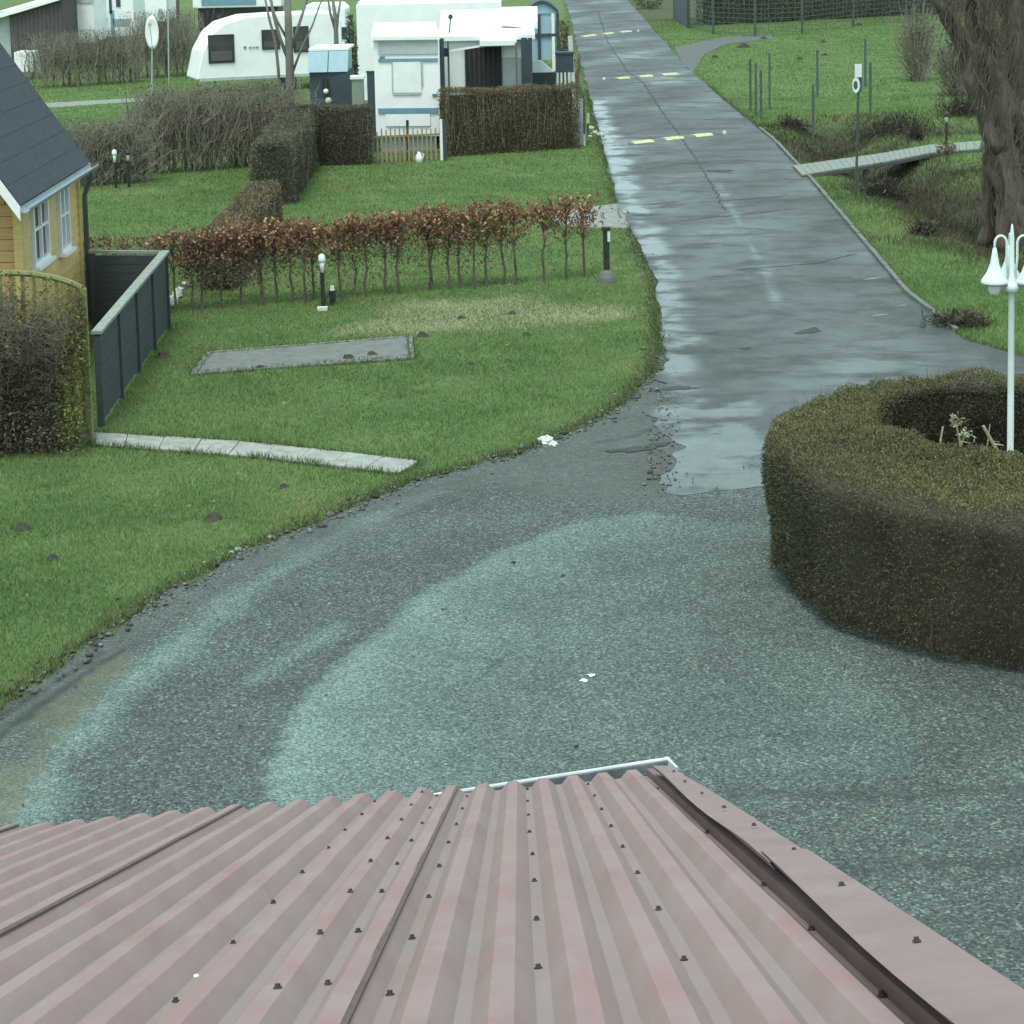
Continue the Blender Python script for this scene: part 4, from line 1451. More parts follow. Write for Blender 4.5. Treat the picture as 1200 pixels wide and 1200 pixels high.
# the left half keeps dead leaves further down
nl = 4600
lx_ = rng.uniform(0, 1, nl) ** 1.7 * 0.8
lowp = np.column_stack([bh_a[None, :] * (1 - lx_[:, None]) + bh_b[None, :] * lx_[:, None] + rng.normal(0, 0.10, (nl, 2)), np.clip(rng.normal(0.74, 0.22, nl), 0.15, 1.1)])
leaves('leaves', LP_, np.tile([0, 0, 0.35], (len(LP_), 1)), 0.070, 0.038, 'beech_leaf', beech)['kind'] = 'stuff'
leaves('withered_leaves', np.concatenate([low, lowp]), np.tile([0, 0, -0.2], (len(low) + nl, 1)), 0.055, 0.028, 'brown_hedge_leaf', beech)['kind'] = 'stuff'
V, Fc = twig_mesh(tw)
np_mesh('twigs', V, Fc, 'twig', beech)['kind'] = 'stuff'
b0 = lerp(bh_a, bh_b, -0.05); b1 = b0 + np.array([-2.6, -0.35])
clipped_hedge('beech hedge with red-brown leaves behind the slate fence', b0, b1, 0.45, 1.25, 1.25, 'beech_leaf', 420, 0.065, core=False, fuzz=0.12, twigs=260)
hF0 = (-5.02, 34.2); hF1 = (-4.95, 40.6)
clipped_hedge('low russet clipped hedge running back from the beech hedge', hF0, hF1, 0.62, 1.0, 1.02, 'brown_hedge_leaf', 2000, 0.05, twigs=120)
hB0 = (-5.22, 44.2); hB1 = (-5.35, 51.4)
clipped_hedge('rounded grey-brown clipped hedge leading towards the small blue shed', hB0, hB1, 0.95, 1.38, 1.42, 'grey_hedge_leaf', 1700, 0.05, twigs=150, fuzz=0.1)
hC0 = D(352, 190, 51.2); hC1 = D(436, 188, 51.2)
clipped_hedge('dark clipped hedge in front of the small blue shed', hC0, hC1, 0.6, 1.5, 1.45, 'grey_hedge_leaf', 1800, 0.05, twigs=60)
hD0 = D(520, 180, 52.4); hD1 = D(676, 174, 53.6)
clipped_hedge('brown twiggy hedge in front of the caravan awning', hD0, hD1, 0.6, 1.72, 1.66, 'brown_hedge_leaf', 1700, 0.05, twigs=330, fuzz=0.1)


def bare_hedge(label, a, b, h, nst, ntw, dep, leafn=900, leafm='grey_hedge_leaf', clear=0.0):
    a = np.array(a[:2], float); b = np.array(b[:2], float)
    t = thing('bare_hedge', label, 'hedge', (a[0], a[1], 0))
    tw = []
    for k in range(nst):
        f = (k + random.uniform(0.2, 0.8)) / nst
        p = lerp(a, b, f) + rng.normal(0, dep / 3, 2)
        hh = h * random.uniform(0.85, 1.05)
        pts = [np.array([p[0] + random.gauss(0, 0.03) * j, p[1] + random.gauss(0, 0.03) * j, hh * j / 5]) for j in range(6)]
        MB().tube(pts, [0.034, 0.030, 0.025, 0.019, 0.012, 0.006], 5).build('stem', 'bark_grey' if random.random() < 0.5 else 'bark_brown', t)
    for k in range(ntw):
        f = random.random()
        p = lerp(a, b, f) + rng.normal(0, dep / 2.5, 2)
        z0 = random.uniform(clear, 0.6) * h
        q = np.array([p[0], p[1], z0])
        e = q + np.array([random.gauss(0, 0.24), random.gauss(0, 0.15), random.uniform(0.15, 0.7) * h * 0.8])
        e[2] = min(e[2], h * random.uniform(0.9, 1.04))
        tw.append((q, e, 0.010, 0.005))
        g = e + np.array([random.gauss(0, 0.1), random.gauss(0, 0.1), random.uniform(0.05, 0.25)])
        g[2] = min(g[2], h * random.uniform(0.95, 1.06))
        tw.append((lerp(q, e, random.uniform(0.4, 0.9)), g, 0.006, 0.003))
        for _ in range(2):
            m0 = lerp(q, e, random.uniform(0.2, 0.95))
            g = m0 + np.array([random.gauss(0, 0.22), random.gauss(0, 0.14), random.uniform(-0.02, 0.28)])
            g[2] = min(g[2], h * random.uniform(0.95, 1.06))
            tw.append((m0, g, 0.005, 0.002))
    V, Fc = twig_mesh(tw)
    half = len(tw) // 2
    np_mesh('twigs', V, Fc, 'twig_grey', t)['kind'] = 'stuff'
    f = rng.uniform(0, 1, leafn)
    P = np.column_stack([a[None, :] * (1 - f[:, None]) + b[None, :] * f[:, None] + rng.normal(0, dep / 2.2, (leafn, 2)), h * rng.uniform(max(clear, 0.3), 1.0, leafn)])
    leaves('withered_leaves', P, np.tile([0, 0, 0.1], (leafn, 1)), 0.065, 0.03, leafm, t)['kind'] = 'stuff'
    return t


bare_hedge('tall bare twiggy hedge in front of the white touring caravan', D(165, 205, 50.0), D(352, 205, 51.5), 2.15, 34, 1500, 0.5, 3600)
bare_hedge('bare hedge behind the pair of bollard lights', D(78, 215, 47.9), D(172, 212, 48.6), 1.55, 18, 700, 0.4, 2000)
bare_hedge('distant bare hedge below the dark wooden shed', G(40, 104), G(160, 96), 2.1, 20, 800, 0.8, 3000, 'far_leaf')
bare_hedge('overgrown bare hedge behind the satellite dish', G(163, 92), G(228, 88), 2.6, 14, 700, 1.0, 2600, 'far_leaf')

# ------------------------------------------------------------------ bollard lights
def bollard(label, x, y, h, head='white', group='bollard lights on the lawns', rz=0.0):
    t = thing('bollard_light', label, 'bollard light', (x, y, tz(x, y)), group, rz)
    hh = 0.30 if head == 'white' else 0.26
    MB().lathe([(0.045, 0), (0.045, 0.02), (0.034, 0.03), (0.034, h - hh)], n=10).build('post', 'black_metal', t, local=True)
    MB().lathe([(0.032, h - hh), (0.036, h - hh + 0.10), (0.050, h - 0.13)], n=10).build('lamp_glass', 'lamp_glass', t, local=True, smooth=True)
    MB().lathe([(0.058, h - 0.13), (0.062, h - 0.10), (0.052, h - 0.03), (0.02, h)], n=10).build('lamp_cap', 'lamp_paint' if head == 'white' else 'black_metal', t, local=True, smooth=True)
    MB().box((0, 0, 0.012), (0.16, 0.16, 0.024)).build('base_plate', 'old_concrete', t, local=True)
    return t


g_ = G(379, 362); bollard('white-headed bollard light standing before the open beech hedge', g_[0], g_[1] , 0.90)
MB_ = MB().box((g_[0], g_[1] - 0.16, 0.035), (0.16, 0.1, 0.06)).build('white_block', 'white_mark')
tag(MB_, 'small white block on the grass at the foot of a bollard light', 'block')
g_ = G(136, 222); bollard('white-headed bollard light in front of the rear bare hedge', g_[0], g_[1], 0.94)
g_ = G(151.5, 221); bollard('dark-capped bollard light close against the rear bare hedge', g_[0], g_[1], 0.92, 'dark')
g_ = G(153, 96); bollard('bollard light on the far strip of lawn beside the distant hedge', g_[0], g_[1], 1.05)
g_ = Gt(1109, 180); bb = bollard('grey bollard light on a soil mound by the footbridge', g_[0], g_[1], 1.05, 'dark')
# low black socket post beside the front bollard
g_ = G(390, 357)
t = thing('socket_post', 'low black power socket post beside the front bollard light', 'socket post', (g_[0], g_[1], 0))
MB().box((g_[0], g_[1], 0.12), (0.10, 0.10, 0.24)).build('post', 'black_metal', t)
MB().box((g_[0], g_[1], 0.275), (0.07, 0.09, 0.07), 0, (0.7, 0.8)).build('hood', 'white_mark', t)
MB().tube([(g_[0] - 0.05, g_[1], 0.2), (g_[0] - 0.12, g_[1] - 0.03, 0.12), (g_[0] - 0.1, g_[1] - 0.05, 0.02)], 0.015, 6).build('cable', 'black_metal', t)
# meter post beside the road
g_ = G(711, 331)
t = thing('meter_post', 'dark post with a white edge on a stone base beside the road', 'post', (g_[0], g_[1], 0))
MB().lathe([(0.15, 0), (0.14, 0.09), (0.11, 0.17), (0.06, 0.22)], (g_[0], g_[1], 0), 12).build('stone_base', 'old_concrete', t)
MB().box((g_[0], g_[1], 0.55), (0.10, 0.10, 0.72), 0, (1.05, 1.05)).build('post', 'black_metal', t)
MB().box((g_[0], g_[1], 0.93), (0.15, 0.14, 0.05)).build('cap', 'black_metal', t)
MB().box((g_[0] + 0.045, g_[1] - 0.053, 0.80), (0.045, 0.012, 0.18)).build('reflector', 'white_mark', t)

# ------------------------------------------------------------------ static caravan with its awning
cy0 = 53.3
P0 = D(441, 160, cy0); P1 = D(516, 160, cy0 - 0.25)
zt0 = D(441, 47, cy0)[2]; zt1 = D(516, 40, cy0)[2]
cv = thing('static_caravan', 'white residential caravan with covered end window behind the picket fence', 'caravan', ((P0[0] + P1[0]) / 2, cy0, 0))
CL = 6.5
cw = P1[0] - P0[0]
ang = math.atan2(-0.25, cw)
fw = np.array([P0[0], cy0]); fe = np.array([P1[0], cy0 - 0.25]); bk_ = np.array([-0.35, CL])
MB().slab([(*fw, 0.45), (*fe, 0.45), (*(fe + bk_), 0.45), (*(fw + bk_), 0.45)], (0, 0, zt0 - 0.45)).build('body', 'caravan_white', cv)
MB().slab([(*(fw + [0.1, 0.2]), 0.02), (*(fe + [-0.1, 0.2]), 0.02), (*(fe + bk_), 0.02), (*(fw + bk_), 0.02)], (0, 0, 0.43)).build('skirt', 'caravan_grey', cv)
MB().slab([(*(fw + [-0.05, -0.12]), zt0 + 0.003), (*(fe + [0.06, -0.12]), zt0 + 0.003), (*(fe + bk_ + [0.06, 0]), zt0 + 0.003), (*(fw + bk_ + [-0.05, 0]), zt0 + 0.003)], (0, 0, 0.09)).build('roof', 'caravan_white', cv)


def on_front(u0, u1, v0, v1, name, mat, proud, parent, yref=cy0, a=ang, th=0.03):
    p = D((u0 + u1) / 2, (v0 + v1) / 2, yref)
    wx = abs(D(u1, v0, yref)[0] - D(u0, v0, yref)[0]); hz = abs(D(u0, v0, yref)[2] - D(u0, v1, yref)[2])
    f = (p[0] - P0[0]) / cw
    y = yref - 0.25 * f if a else yref
    return MB().box((p[0], y - proud - th / 2, p[2]), (wx, th, hz), a).build(name, mat, parent)


on_front(443, 514, 48, 63, 'upper_band', 'caravan_grey', 0.004, cv)
on_front(443, 514, 68, 71.5, 'trim_strip', 'blue_stripe', 0.006, cv)
wn_ = on_front(461, 494, 72, 108, 'window_cover', 'tent_white', 0.012, cv)
on_front(459.5, 461, 73, 109, 'cover_edge', 'caravan_grey', 0.008, wn_)
on_front(461, 493, 108.5, 110.5, 'cover_edge', 'caravan_grey', 0.008, wn_)
on_front(494.5, 496, 73, 100, 'cover_edge', 'caravan_grey', 0.008, wn_)
on_front(443, 514, 126, 132, 'stripe', 'blue_stripe', 0.006, cv)
on_front(445, 451, 66, 68, 'marker_lamp', 'sign_dark', 0.008, cv)
on_front(507, 513, 109, 112, 'marker_lamp', 'sign_dark', 0.008, cv)
on_front(452, 505, 133, 147, 'lower_panel', 'caravan_white', 0.01, cv)
q = D(428, 110, cy0 + 0.5)
pn = thing('side_panel', 'narrow dark grey board screen beside the residential caravan', 'screen', (D(434, 110, cy0 + .3)[0], cy0 + 0.3, 0))
pc_ = D(434.5, 90, cy0 + 0.3)
MB().box((pc_[0], cy0 + 0.3, 1.05), (0.2, 0.06, 2.1)).build('board', 'slate_plastic', pn)
MB().box((pc_[0], cy0 + 0.3, 2.125), (0.24, 0.10, 0.04)).build('cap', 'slate_plastic', pn)
# antenna on the roof
q = D(528, 22, cy0 + 1.5)
an = thing('roof_antenna', 'small dark antenna on the roof of the residential caravan', 'antenna', (q[0], cy0 + 1.5, zt0 + 0.09))
MB().tube([(q[0] - 0.05, cy0 + 1.5, zt0 + 0.05), (q[0], cy0 + 1.5, zt0 + 0.42)], 0.018, 6).build('mast', 'black_metal', an)
MB().lathe([(0.03, 0), (0.07, 0.05), (0.05, 0.11), (0.02, 0.13)], (q[0], cy0 + 1.5, zt0 + 0.42), 8).build('head', 'black_metal', an)

AY = 54.6
aw = thing('caravan_awning', 'white awning room with dark double curtain and porch posts', 'awning', (D(570, 100, AY)[0], AY, 0))
X_ = lambda u, y=AY: D(u, 80, y)[0]
Z_ = lambda v, y=AY, u=565: D(u, v, y)[2]
x0, x1 = X_(518), X_(618)
zr = Z_(46)
MB().slab([(x0, AY, 0.02), (x1, AY, 0.02), (x1 - 0.1, AY + 5.5, 0.02), (x0 - 0.1, AY + 5.5, 0.02)], (0, 0, zr - 0.05)).build('walls', 'tent_white', aw)
MB().slab([(x0 - 0.05, AY - 0.15, zr - 0.02), (x1 + 0.22, AY - 0.15, zr - 0.02), (x1 + 0.2, AY + 6.5, zr + 0.35), (x0 - 0.2, AY + 6.5, zr + 0.35)], (0, 0, 0.12)).build('roof', 'tent_white', aw)
cu = MB()
ca, cb = X_(545), X_(588)
nf = 24
V = []
for k in range(nf + 1):
    x = ca + (cb - ca) * k / nf
    y = AY - 0.05 - 0.025 * (1 + math.sin(k * 2.1))
    V += [(x, y, 0.05), (x, y, Z_(55))]
cu.add(V, [(2 * k, 2 * k + 2, 2 * k + 3, 2 * k + 1) for k in range(nf)])
cu.build('curtain', 'dark_fabric', aw)
MB().box((X_(600), AY - 0.02, 1.2), (X_(611) - X_(589.5), 0.03, 2.3)).build('wall_panel', 'tent_grey', aw)
# porch canopy on posts
PYc = AY - 1.0
MB().slab([(D(562, 50, PYc)[0], PYc, D(562, 54, PYc)[2]), (D(605, 50, PYc)[0], PYc, D(605, 53, PYc)[2]), (D(605, 50, PYc)[0] + 0.02, AY - 0.07, zr - 0.14), (D(562, 50, PYc)[0] + 0.02, AY - 0.07, zr - 0.14)], (0, 0, 0.13)).build('porch_roof', 'tent_white', aw)
MB().bar((x0, PYc + 0.3, zr - 0.28), (D(562, 50, PYc)[0], PYc + 0.1, zr - 0.12), 0.05, 0.05).build('porch_rail', 'white_trim', aw)
for u, yv, wd_, v1 in ((518.5, PYc, 0.12, 45), (526, PYc + 0.3, 0.05, 48), (605.5, PYc, 0.05, 50), (615, AY - 0.12, 0.16, 44), (622, AY - 0.12, 0.10, 44)):
    x = D(u, 90, yv)[0]
    hh_ = D(u, v1, yv)[2]
    MB().box((x, yv, hh_ / 2), (wd_, wd_, hh_)).build('post', 'slate_plastic' if wd_ > 0.055 else 'downpipe', aw)
MB().box((D(522, 60, PYc + 0.2)[0], PYc + 0.2, D(522, 62, PYc)[2]), (0.18, 0.1, 0.22)).build('lantern', 'black_metal', aw)
q = D(628, 30, AY + 4)
MB().slab([(X_(588, AY + 1.5), AY + 1.5, zr + 0.26), (X_(631, AY + 1.5), AY + 1.5, zr + 0.16), (X_(631, AY + 5), AY + 5, zr + 0.4), (X_(588, AY + 5), AY + 5, zr + 0.4)], (0, 0, 0.2)).build('side_roof', 'tent_white', aw)

# white motor caravan / second unit behind
SY = 64.0
sv = thing('rear_caravan', 'large white caravan parked behind the awning and residential caravan', 'caravan', (D(500, 40, SY)[0], SY, 0))
sx0, sx1 = D(418, 30, SY)[0], D(588, 30, SY)[0]
stp = D(500, 4, SY)[2]
MB().slab([(sx0, SY, 0.4), (sx1, SY, 0.4), (sx1, SY + 2.3, 0.4), (sx0, SY + 2.3, 0.4)], (0, 0, stp - 0.4)).build('body', 'caravan_white', sv)
MB().slab([(sx0 + 0.05, SY + 0.05, stp), (sx1 - 0.05, SY + 0.05, stp), (sx1 - 0.05, SY + 2.25, stp), (sx0 + 0.05, SY + 2.25, stp)], (0, 0, 0.08)).build('roof', 'caravan_white', sv)
for xx_ in (sx0 + 1.2, sx1 - 1.4):
    w_ = MB().lathe([(0.30, -0.1), (0.30, 0.1)], (0, 0, 0), 16)
    w_.v = [(x + xx_, z + SY + 0.12, y + 0.30) for x, y, z in w_.v]
    w_.build('wheel', 'black_metal', sv)

# ------------------------------------------------------------------ touring caravan
ta = np.array([D(230, 86, 71.6)[0], 71.6]); tb = np.array([D(402, 76, 73.4)[0], 73.4])
tc_ = thing('touring_caravan', 'white touring caravan with sloping nose and three dark windows', 'caravan', (ta[0], ta[1], 0))
td = (tb - ta); TL = np.linalg.norm(td); td /= TL; tn = np.array([-td[1], td[0]])
zb, ztp = 0.52, 2.72
sidep = [(0.0, zb), (0.25, zb + 1.0), (0.62, zb + 1.62), (1.05, zb + 1.95), (1.9, ztp - 0.03), (3.0, ztp), (TL - 0.25, ztp), (TL, ztp - 0.3), (TL, zb)]
V = []
for off in (0.0, 1.9):
    for s, z in sidep:
        p = ta + td * s + tn * off
        V.append((p[0], p[1], z))
m_ = len(sidep)
mb = MB().add(V, [tuple(range(m_)), tuple(range(2 * m_ - 1, m_ - 1, -1))] + [(k, m_ + k, m_ + (k + 1) % m_, (k + 1) % m_) for k in range(m_)])
bo = mb.build('body', 'caravan_white', tc_)
bv = bo.modifiers.new('round', 'BEVEL'); bv.width = 0.06; bv.segments = 3; bv.limit_method = 'ANGLE'


def tcbox(s0, s1, z0, z1, name, mat, parent, proud=0.02, th=0.02):
    p = ta + td * (s0 + s1) / 2 - tn * (proud)
    return MB().box((p[0], p[1], (z0 + z1) / 2), (s1 - s0, th, z1 - z0), math.atan2(td[1], td[0])).build(name, mat, parent)


def s_of(u):
    # where the line of sight through column u meets the side of the caravan
    d = ray(u, 60)[:2]
    A = np.array([d, -td]).T
    return np.linalg.solve(A, ta)[1]


for (u0, u1, v0, v1) in ((245, 273.5, 42, 73), (308, 327, 36, 57), (345, 361, 32, 60)):
    s0, s1 = s_of(u0), s_of(u1)
    yq = ta[1] + td[1] * (s0 + s1) / 2
    z1 = D(u0, v0, yq)[2]; z0 = D(u0, v1, yq)[2]
    wo_ = tcbox(s0, s1, z0, z1, 'window', 'tinted_glass', tc_, 0.025, 0.03)
    tcbox(s0 + 0.06, s1 - 0.06, z0 + 0.05, z0 + (z1 - z0) * 0.42, 'curtain_reflection', 'curtain_reflection_tone', wo_, 0.043, 0.006)  # paler panel: curtain and reflection painted onto the lower glass
    for a, b, c, d in ((s0 - 0.03, s1 + 0.03, z1, z1 + 0.035), (s0 - 0.03, s1 + 0.03, z0 - 0.035, z0), (s0 - 0.03, s0, z0, z1), (s1, s1 + 0.03, z0, z1)):
        tcbox(a, b, c, d, 'frame', 'black_metal', wo_, 0.03, 0.035)
s0 = s_of(285)
yq = ta[1] + td[1] * s0
zl = D(290, 56, yq)[2]
MB().add([tuple((*(ta + td * (s0 + a) - tn * 0.03), zl + b)) for a, b in ((0, 0.05), (0.13, 0.05), (0.065, -0.07))], [(0, 1, 2)]).build('emblem', 'sign_dark', tc_)
for k, (a, b) in enumerate(((0.2, 0.30), (0.34, 0.40), (0.44, 0.56))):
    tcbox(s0 + a, s0 + b, zl - 0.03, zl + 0.035, 'emblem_bar', 'zinc', tc_, 0.03, 0.01)
tcbox(0.1, TL - 0.05, zb - 0.05, zb + 0.05, 'lower_trim', 'caravan_grey', tc_, 0.02, 0.03)
for s in (TL * 0.62,):
    w_ = MB().lathe([(0.12, -0.11), (0.30, -0.10), (0.32, -0.05), (0.32, 0.08), (0.29, 0.1)], (0, 0, 0), 18)
    p = ta + td * s + tn * 0.12
    w_.v = [(p[0] + x * td[0] + z * tn[0], p[1] + x * td[1] + z * tn[1], y + 0.32) for x, y, z in w_.v]
    w_.build('wheel', 'black_metal', tc_)
for s in (0.7, TL - 0.5):
    p = ta + td * s + tn * 0.3
    MB().box((p[0], p[1], 0.25), (0.07, 0.07, 0.5)).build('support_leg', 'zinc', tc_)

# ------------------------------------------------------------------ small blue-grey shed, bin, column shrub
BY = 56.3
bs = thing('garden_shed', 'small blue-grey garden box shed with pale two-part lid', 'shed', (D(386, 120, BY)[0], BY, 0))
xa, xb = D(363, 100, BY)[0], D(407, 100, BY)[0]
zl0, zl1, zl2 = D(385, 84, BY)[2], D(385, 61, BY)[2], D(385, 61, BY)[2]
MB().slab([(xa, BY, 0.02), (xb, BY - 0.1, 0.02), (xb + 0.1, BY + 1.3, 0.02), (xa + 0.1, BY + 1.3, 0.02)], (0, 0, zl0 - 0.02)).build('wall', 'slate_plastic', bs)
xm = (xa + xb) / 2
for a, b in ((xa - 0.03, xm - 0.012), (xm + 0.012, xb + 0.03)):
    MB().slab([(a, BY - 0.12, zl0), (b, BY - 0.12, zl0), (b + 0.02, BY + 0.1, zl1), (a + 0.02, BY + 0.1, zl1)], (0, 0.08, 0.02)).build('lid_front', 'blue_plastic', bs)
MB().slab([(xa - 0.02, BY + 0.15, zl1 + 0.03), (xb + 0.05, BY + 0.15, zl1 + 0.03), (xb + 0.12, BY + 1.4, zl1 + 0.06), (xa + 0.1, BY + 1.4, zl1 + 0.06)], (0, 0, 0.06)).build('lid_top', 'tent_white', bs)
MB().slab([(xa + 0.02, BY + 0.2, zl0 + 0.002), (xb - 0.02, BY + 0.1, zl0 + 0.002), (xb + 0.05, BY + 1.28, zl0 + 0.002), (xa + 0.1, BY + 1.28, zl0 + 0.002)], (0, 0, zl1 - zl0)).build('lid_core', 'blue_plastic', bs)
MB().box((D(381, 100, BY - 0.1)[0], BY - 0.13, D(381, 100, BY)[2]), (0.16, 0.03, 0.4)).build('door_plate', 'black_metal', bs)
for u, v, m2, nm, lb in ((382, 107, 'lamp_glass', 'globe_lamp', 'small white globe lamp hung on the blue-grey shed wall'), (385, 118, 'pale_stone', 'hanging_ball', 'pale round ball hanging over the dark hedge by the shed')):
    p = D(u, v, BY - 0.35)
    tg = thing(nm, lb, 'lamp' if 'lamp' in nm else 'ornament', (p[0], BY - 0.35, p[2]))
    r = 0.09 if v > 110 else 0.07
    MB().lathe([(r * math.sin(a) + 0.002, -r * math.cos(a)) for a in np.linspace(0, math.pi, 9)], (p[0], BY - 0.35, p[2]), 12).build('globe', m2, tg, smooth=True)
    MB().tube([(p[0], BY - 0.35, p[2] + r * 0.9), (p[0], BY - 0.12, p[2] + r + 0.25)], 0.012, 5).build('bracket', 'black_metal', tg)
q = D(420, 118, 55.2)
bn_ = thing('water_butt', 'pale green water butt with light lid beside the small shed', 'water butt', (q[0], 55.2, 0))
zt_ = D(420, 92, 55.2)[2]
MB().box((q[0], 55.2, zt_ / 2), (0.32, 0.4, zt_), 0, (0.94, 0.94)).build('tank', 'bin_green', bn_)
MB().box((q[0], 55.2, zt_ + 0.04), (0.38, 0.46, 0.08)).build('lid', 'tent_white', bn_)


def shrub(name, label, c, rx, ry_, h, leafm, nlf, lsize, cat='shrub', trunk=0.04, z0=0.0):
    t = thing(name, label, cat, (c[0], c[1], z0))
    for k in range(4):
        MB().tube([(c[0], c[1], z0), (c[0] + random.gauss(0, rx * 0.3), c[1] + random.gauss(0, ry_ * 0.3), z0 + h * 0.5), (c[0] + random.gauss(0, rx * 0.5), c[1], z0 + h * 0.9)], [trunk, trunk * 0.6, trunk * 0.2], 5).build('stem', 'twig', t)
    v = rng.normal(0, 1, (nlf, 3)); v = unit(v) * rng.uniform(0.3, 1, nlf)[:, None] ** 0.5
    P = np.stack([c[0] + v[:, 0] * rx, c[1] + v[:, 1] * ry_, z0 + h * 0.5 + v[:, 2] * h * 0.5], 1)
    P += 0.12 * rx * vnoise(P, 5 / max(rx, 0.2), 71)[:, None] * v
    P[:, 2] = np.maximum(P[:, 2], z0 + 0.02)
    leaves('foliage', P, v, lsize, lsize * 0.45, leafm, t)['kind'] = 'stuff'
    return t


q = D(412.5, 100, 60.0)
shrub('columnar_conifer', 'slim grey-green columnar conifer between touring and residential caravans', (q[0], 60.0), 0.16, 0.16, D(412, 14, 60.0)[2], 'far_leaf', 1600, 0.10, 'conifer')

# ------------------------------------------------------------------ bare trees
def grow(p, d, L, r, depth, out, spread=0.5, up=0.15, fork=(2, 3)):
    pts = [p]; rr = [r]
    n = max(3, int(L / 0.3))
    for k in range(n):
        d = d + np.array([random.gauss(0, 0.06), random.gauss(0, 0.06), random.gauss(0.0, 0.03) + up * 0.05])
        d = d / np.linalg.norm(d)
        p = p + d * L / n
        pts.append(p); rr.append(r * (1 - 0.45 * (k + 1) / n))
    out.append((depth, pts, rr))
    if depth <= 0:
        return
    for _ in range(random.randint(*fork)):
        k = random.randint(len(pts) // 2, len(pts) - 1)
        dd = d + np.array([random.gauss(0, spread), random.gauss(0, spread), abs(random.gauss(0.1, 0.25))])
        dd /= np.linalg.norm(dd)
        grow(pts[k], dd, L * random.uniform(0.55, 0.8), rr[k] * 0.62, depth - 1, out, spread, up, fork)


def bare_tree(label, base, limbs, bark, group=None, depth=3, name='bare_tree', fork=(2, 3)):
    t = thing(name, label, 'tree', base, group)
    tw = []
    for (pts, r0, r1, L) in limbs:
        rr = np.linspace(r0, r1, len(pts))
        MB().tube(pts, list(rr), 8).build('limb' if pts[0] is not limbs[0][0][0] else 'trunk', bark, t, smooth=True)
        out = []
        d = np.asarray(pts[-1], float) - np.asarray(pts[-2], float); d /= np.linalg.norm(d)
        grow(np.asarray(pts[-1], float), d, L, r1, depth, out, fork=fork)
        for dp, pp, r_ in out:
            for k in range(len(pp) - 1):
                tw.append((pp[k], pp[k + 1], r_[k], r_[k + 1]))
    V, Fc = twig_mesh(tw, 4)
    np_mesh('branches', V, Fc, bark, t)['kind'] = 'stuff'
    return t


TYy = 58.5
T = lambda u, v, y=TYy: tuple(D(u, v, y))
bare_tree('bare multi-stemmed young tree in front of the touring caravan', tuple(G(341, 150)[:2]) + (0,),
          [([(T(341, 125)[0], TYy, 0.0), T(340, 90), T(339, 60), T(338, 30), T(337, 0)], 0.13, 0.10, 2.2),
           ([T(340, 75), T(328, 45), T(320, 15), T(317, -5)], 0.06, 0.035, 1.6),
           ([T(340, 62), T(350, 30), T(358, 5)], 0.055, 0.035, 1.6),
           ([T(336, 45), T(325, 25), T(318, 5)], 0.04, 0.025, 1.2),
           ([(T(341, 125)[0] - 0.3, TYy + 0.1, 0.0), T(326, 80), T(323, 50), T(315, 20), T(311, 0)], 0.05, 0.03, 1.4),
           ([T(341, 90), T(352, 60), T(366, 30), T(375, 5)], 0.04, 0.02, 1.2)], 'bark_grey')
T2 = lambda u, v: tuple(D(u, v, 66.0))
bare_tree('thin bare tree behind the small blue-grey shed', (T2(393, 100)[0], 66.0, 0),
          [([(T2(395, 100)[0], 66.0, 0.0), T2(394, 45), T2(393, 20), T2(390, 0)], 0.09, 0.05, 1.5),
           ([T2(394, 40), T2(396, 20), T2(399, 0)], 0.05, 0.03, 1.4), ([T2(393, 35), T2(387, 15), T2(384, -4)], 0.05, 0.03, 1.4)], 'bark_grey')

# the big old tree on the ditch bank
by = 40.0
B_ = lambda u, v, y=by: tuple(D(u, v, y))
zb_ = tz(B_(1185, 250)[0], by)
big = thing('old_tree', 'massive shaggy old tree with leaning trunks by the ditch', 'tree', (B_(1190, 260)[0], by, zb_))


def knobbly(pts, rad, n=14, seed=0, amp=0.12):
    mb = MB().tube(pts, rad, n, cap=True)
    V = np.array(mb.v)
    mb.v = [tuple(p) for p in V + rng.normal(0, 1, V.shape) * 0.0 + (amp * 0.5 * vnoise(V, 6, seed))[:, None] * np.array([1, 0.6, 0]) + (amp * 0.35 * vnoise(V * np.array([1, 1, 0.3]), 22, seed + 1))[:, None] * np.array([1, 0.6, 0])]
    return mb


def fine_path(pts, n=26):
    pts = np.array(pts, float)
    s = np.concatenate([[0], np.cumsum(np.linalg.norm(np.diff(pts, axis=0), axis=1))]); s /= s[-1]
    t = np.linspace(0, 1, n)
    return np.stack([np.interp(t, s, pts[:, k]) for k in range(3)], 1)


def rad_path(r, n=26):
    return list(np.interp(np.linspace(0, 1, n), np.linspace(0, 1, len(r)), r))


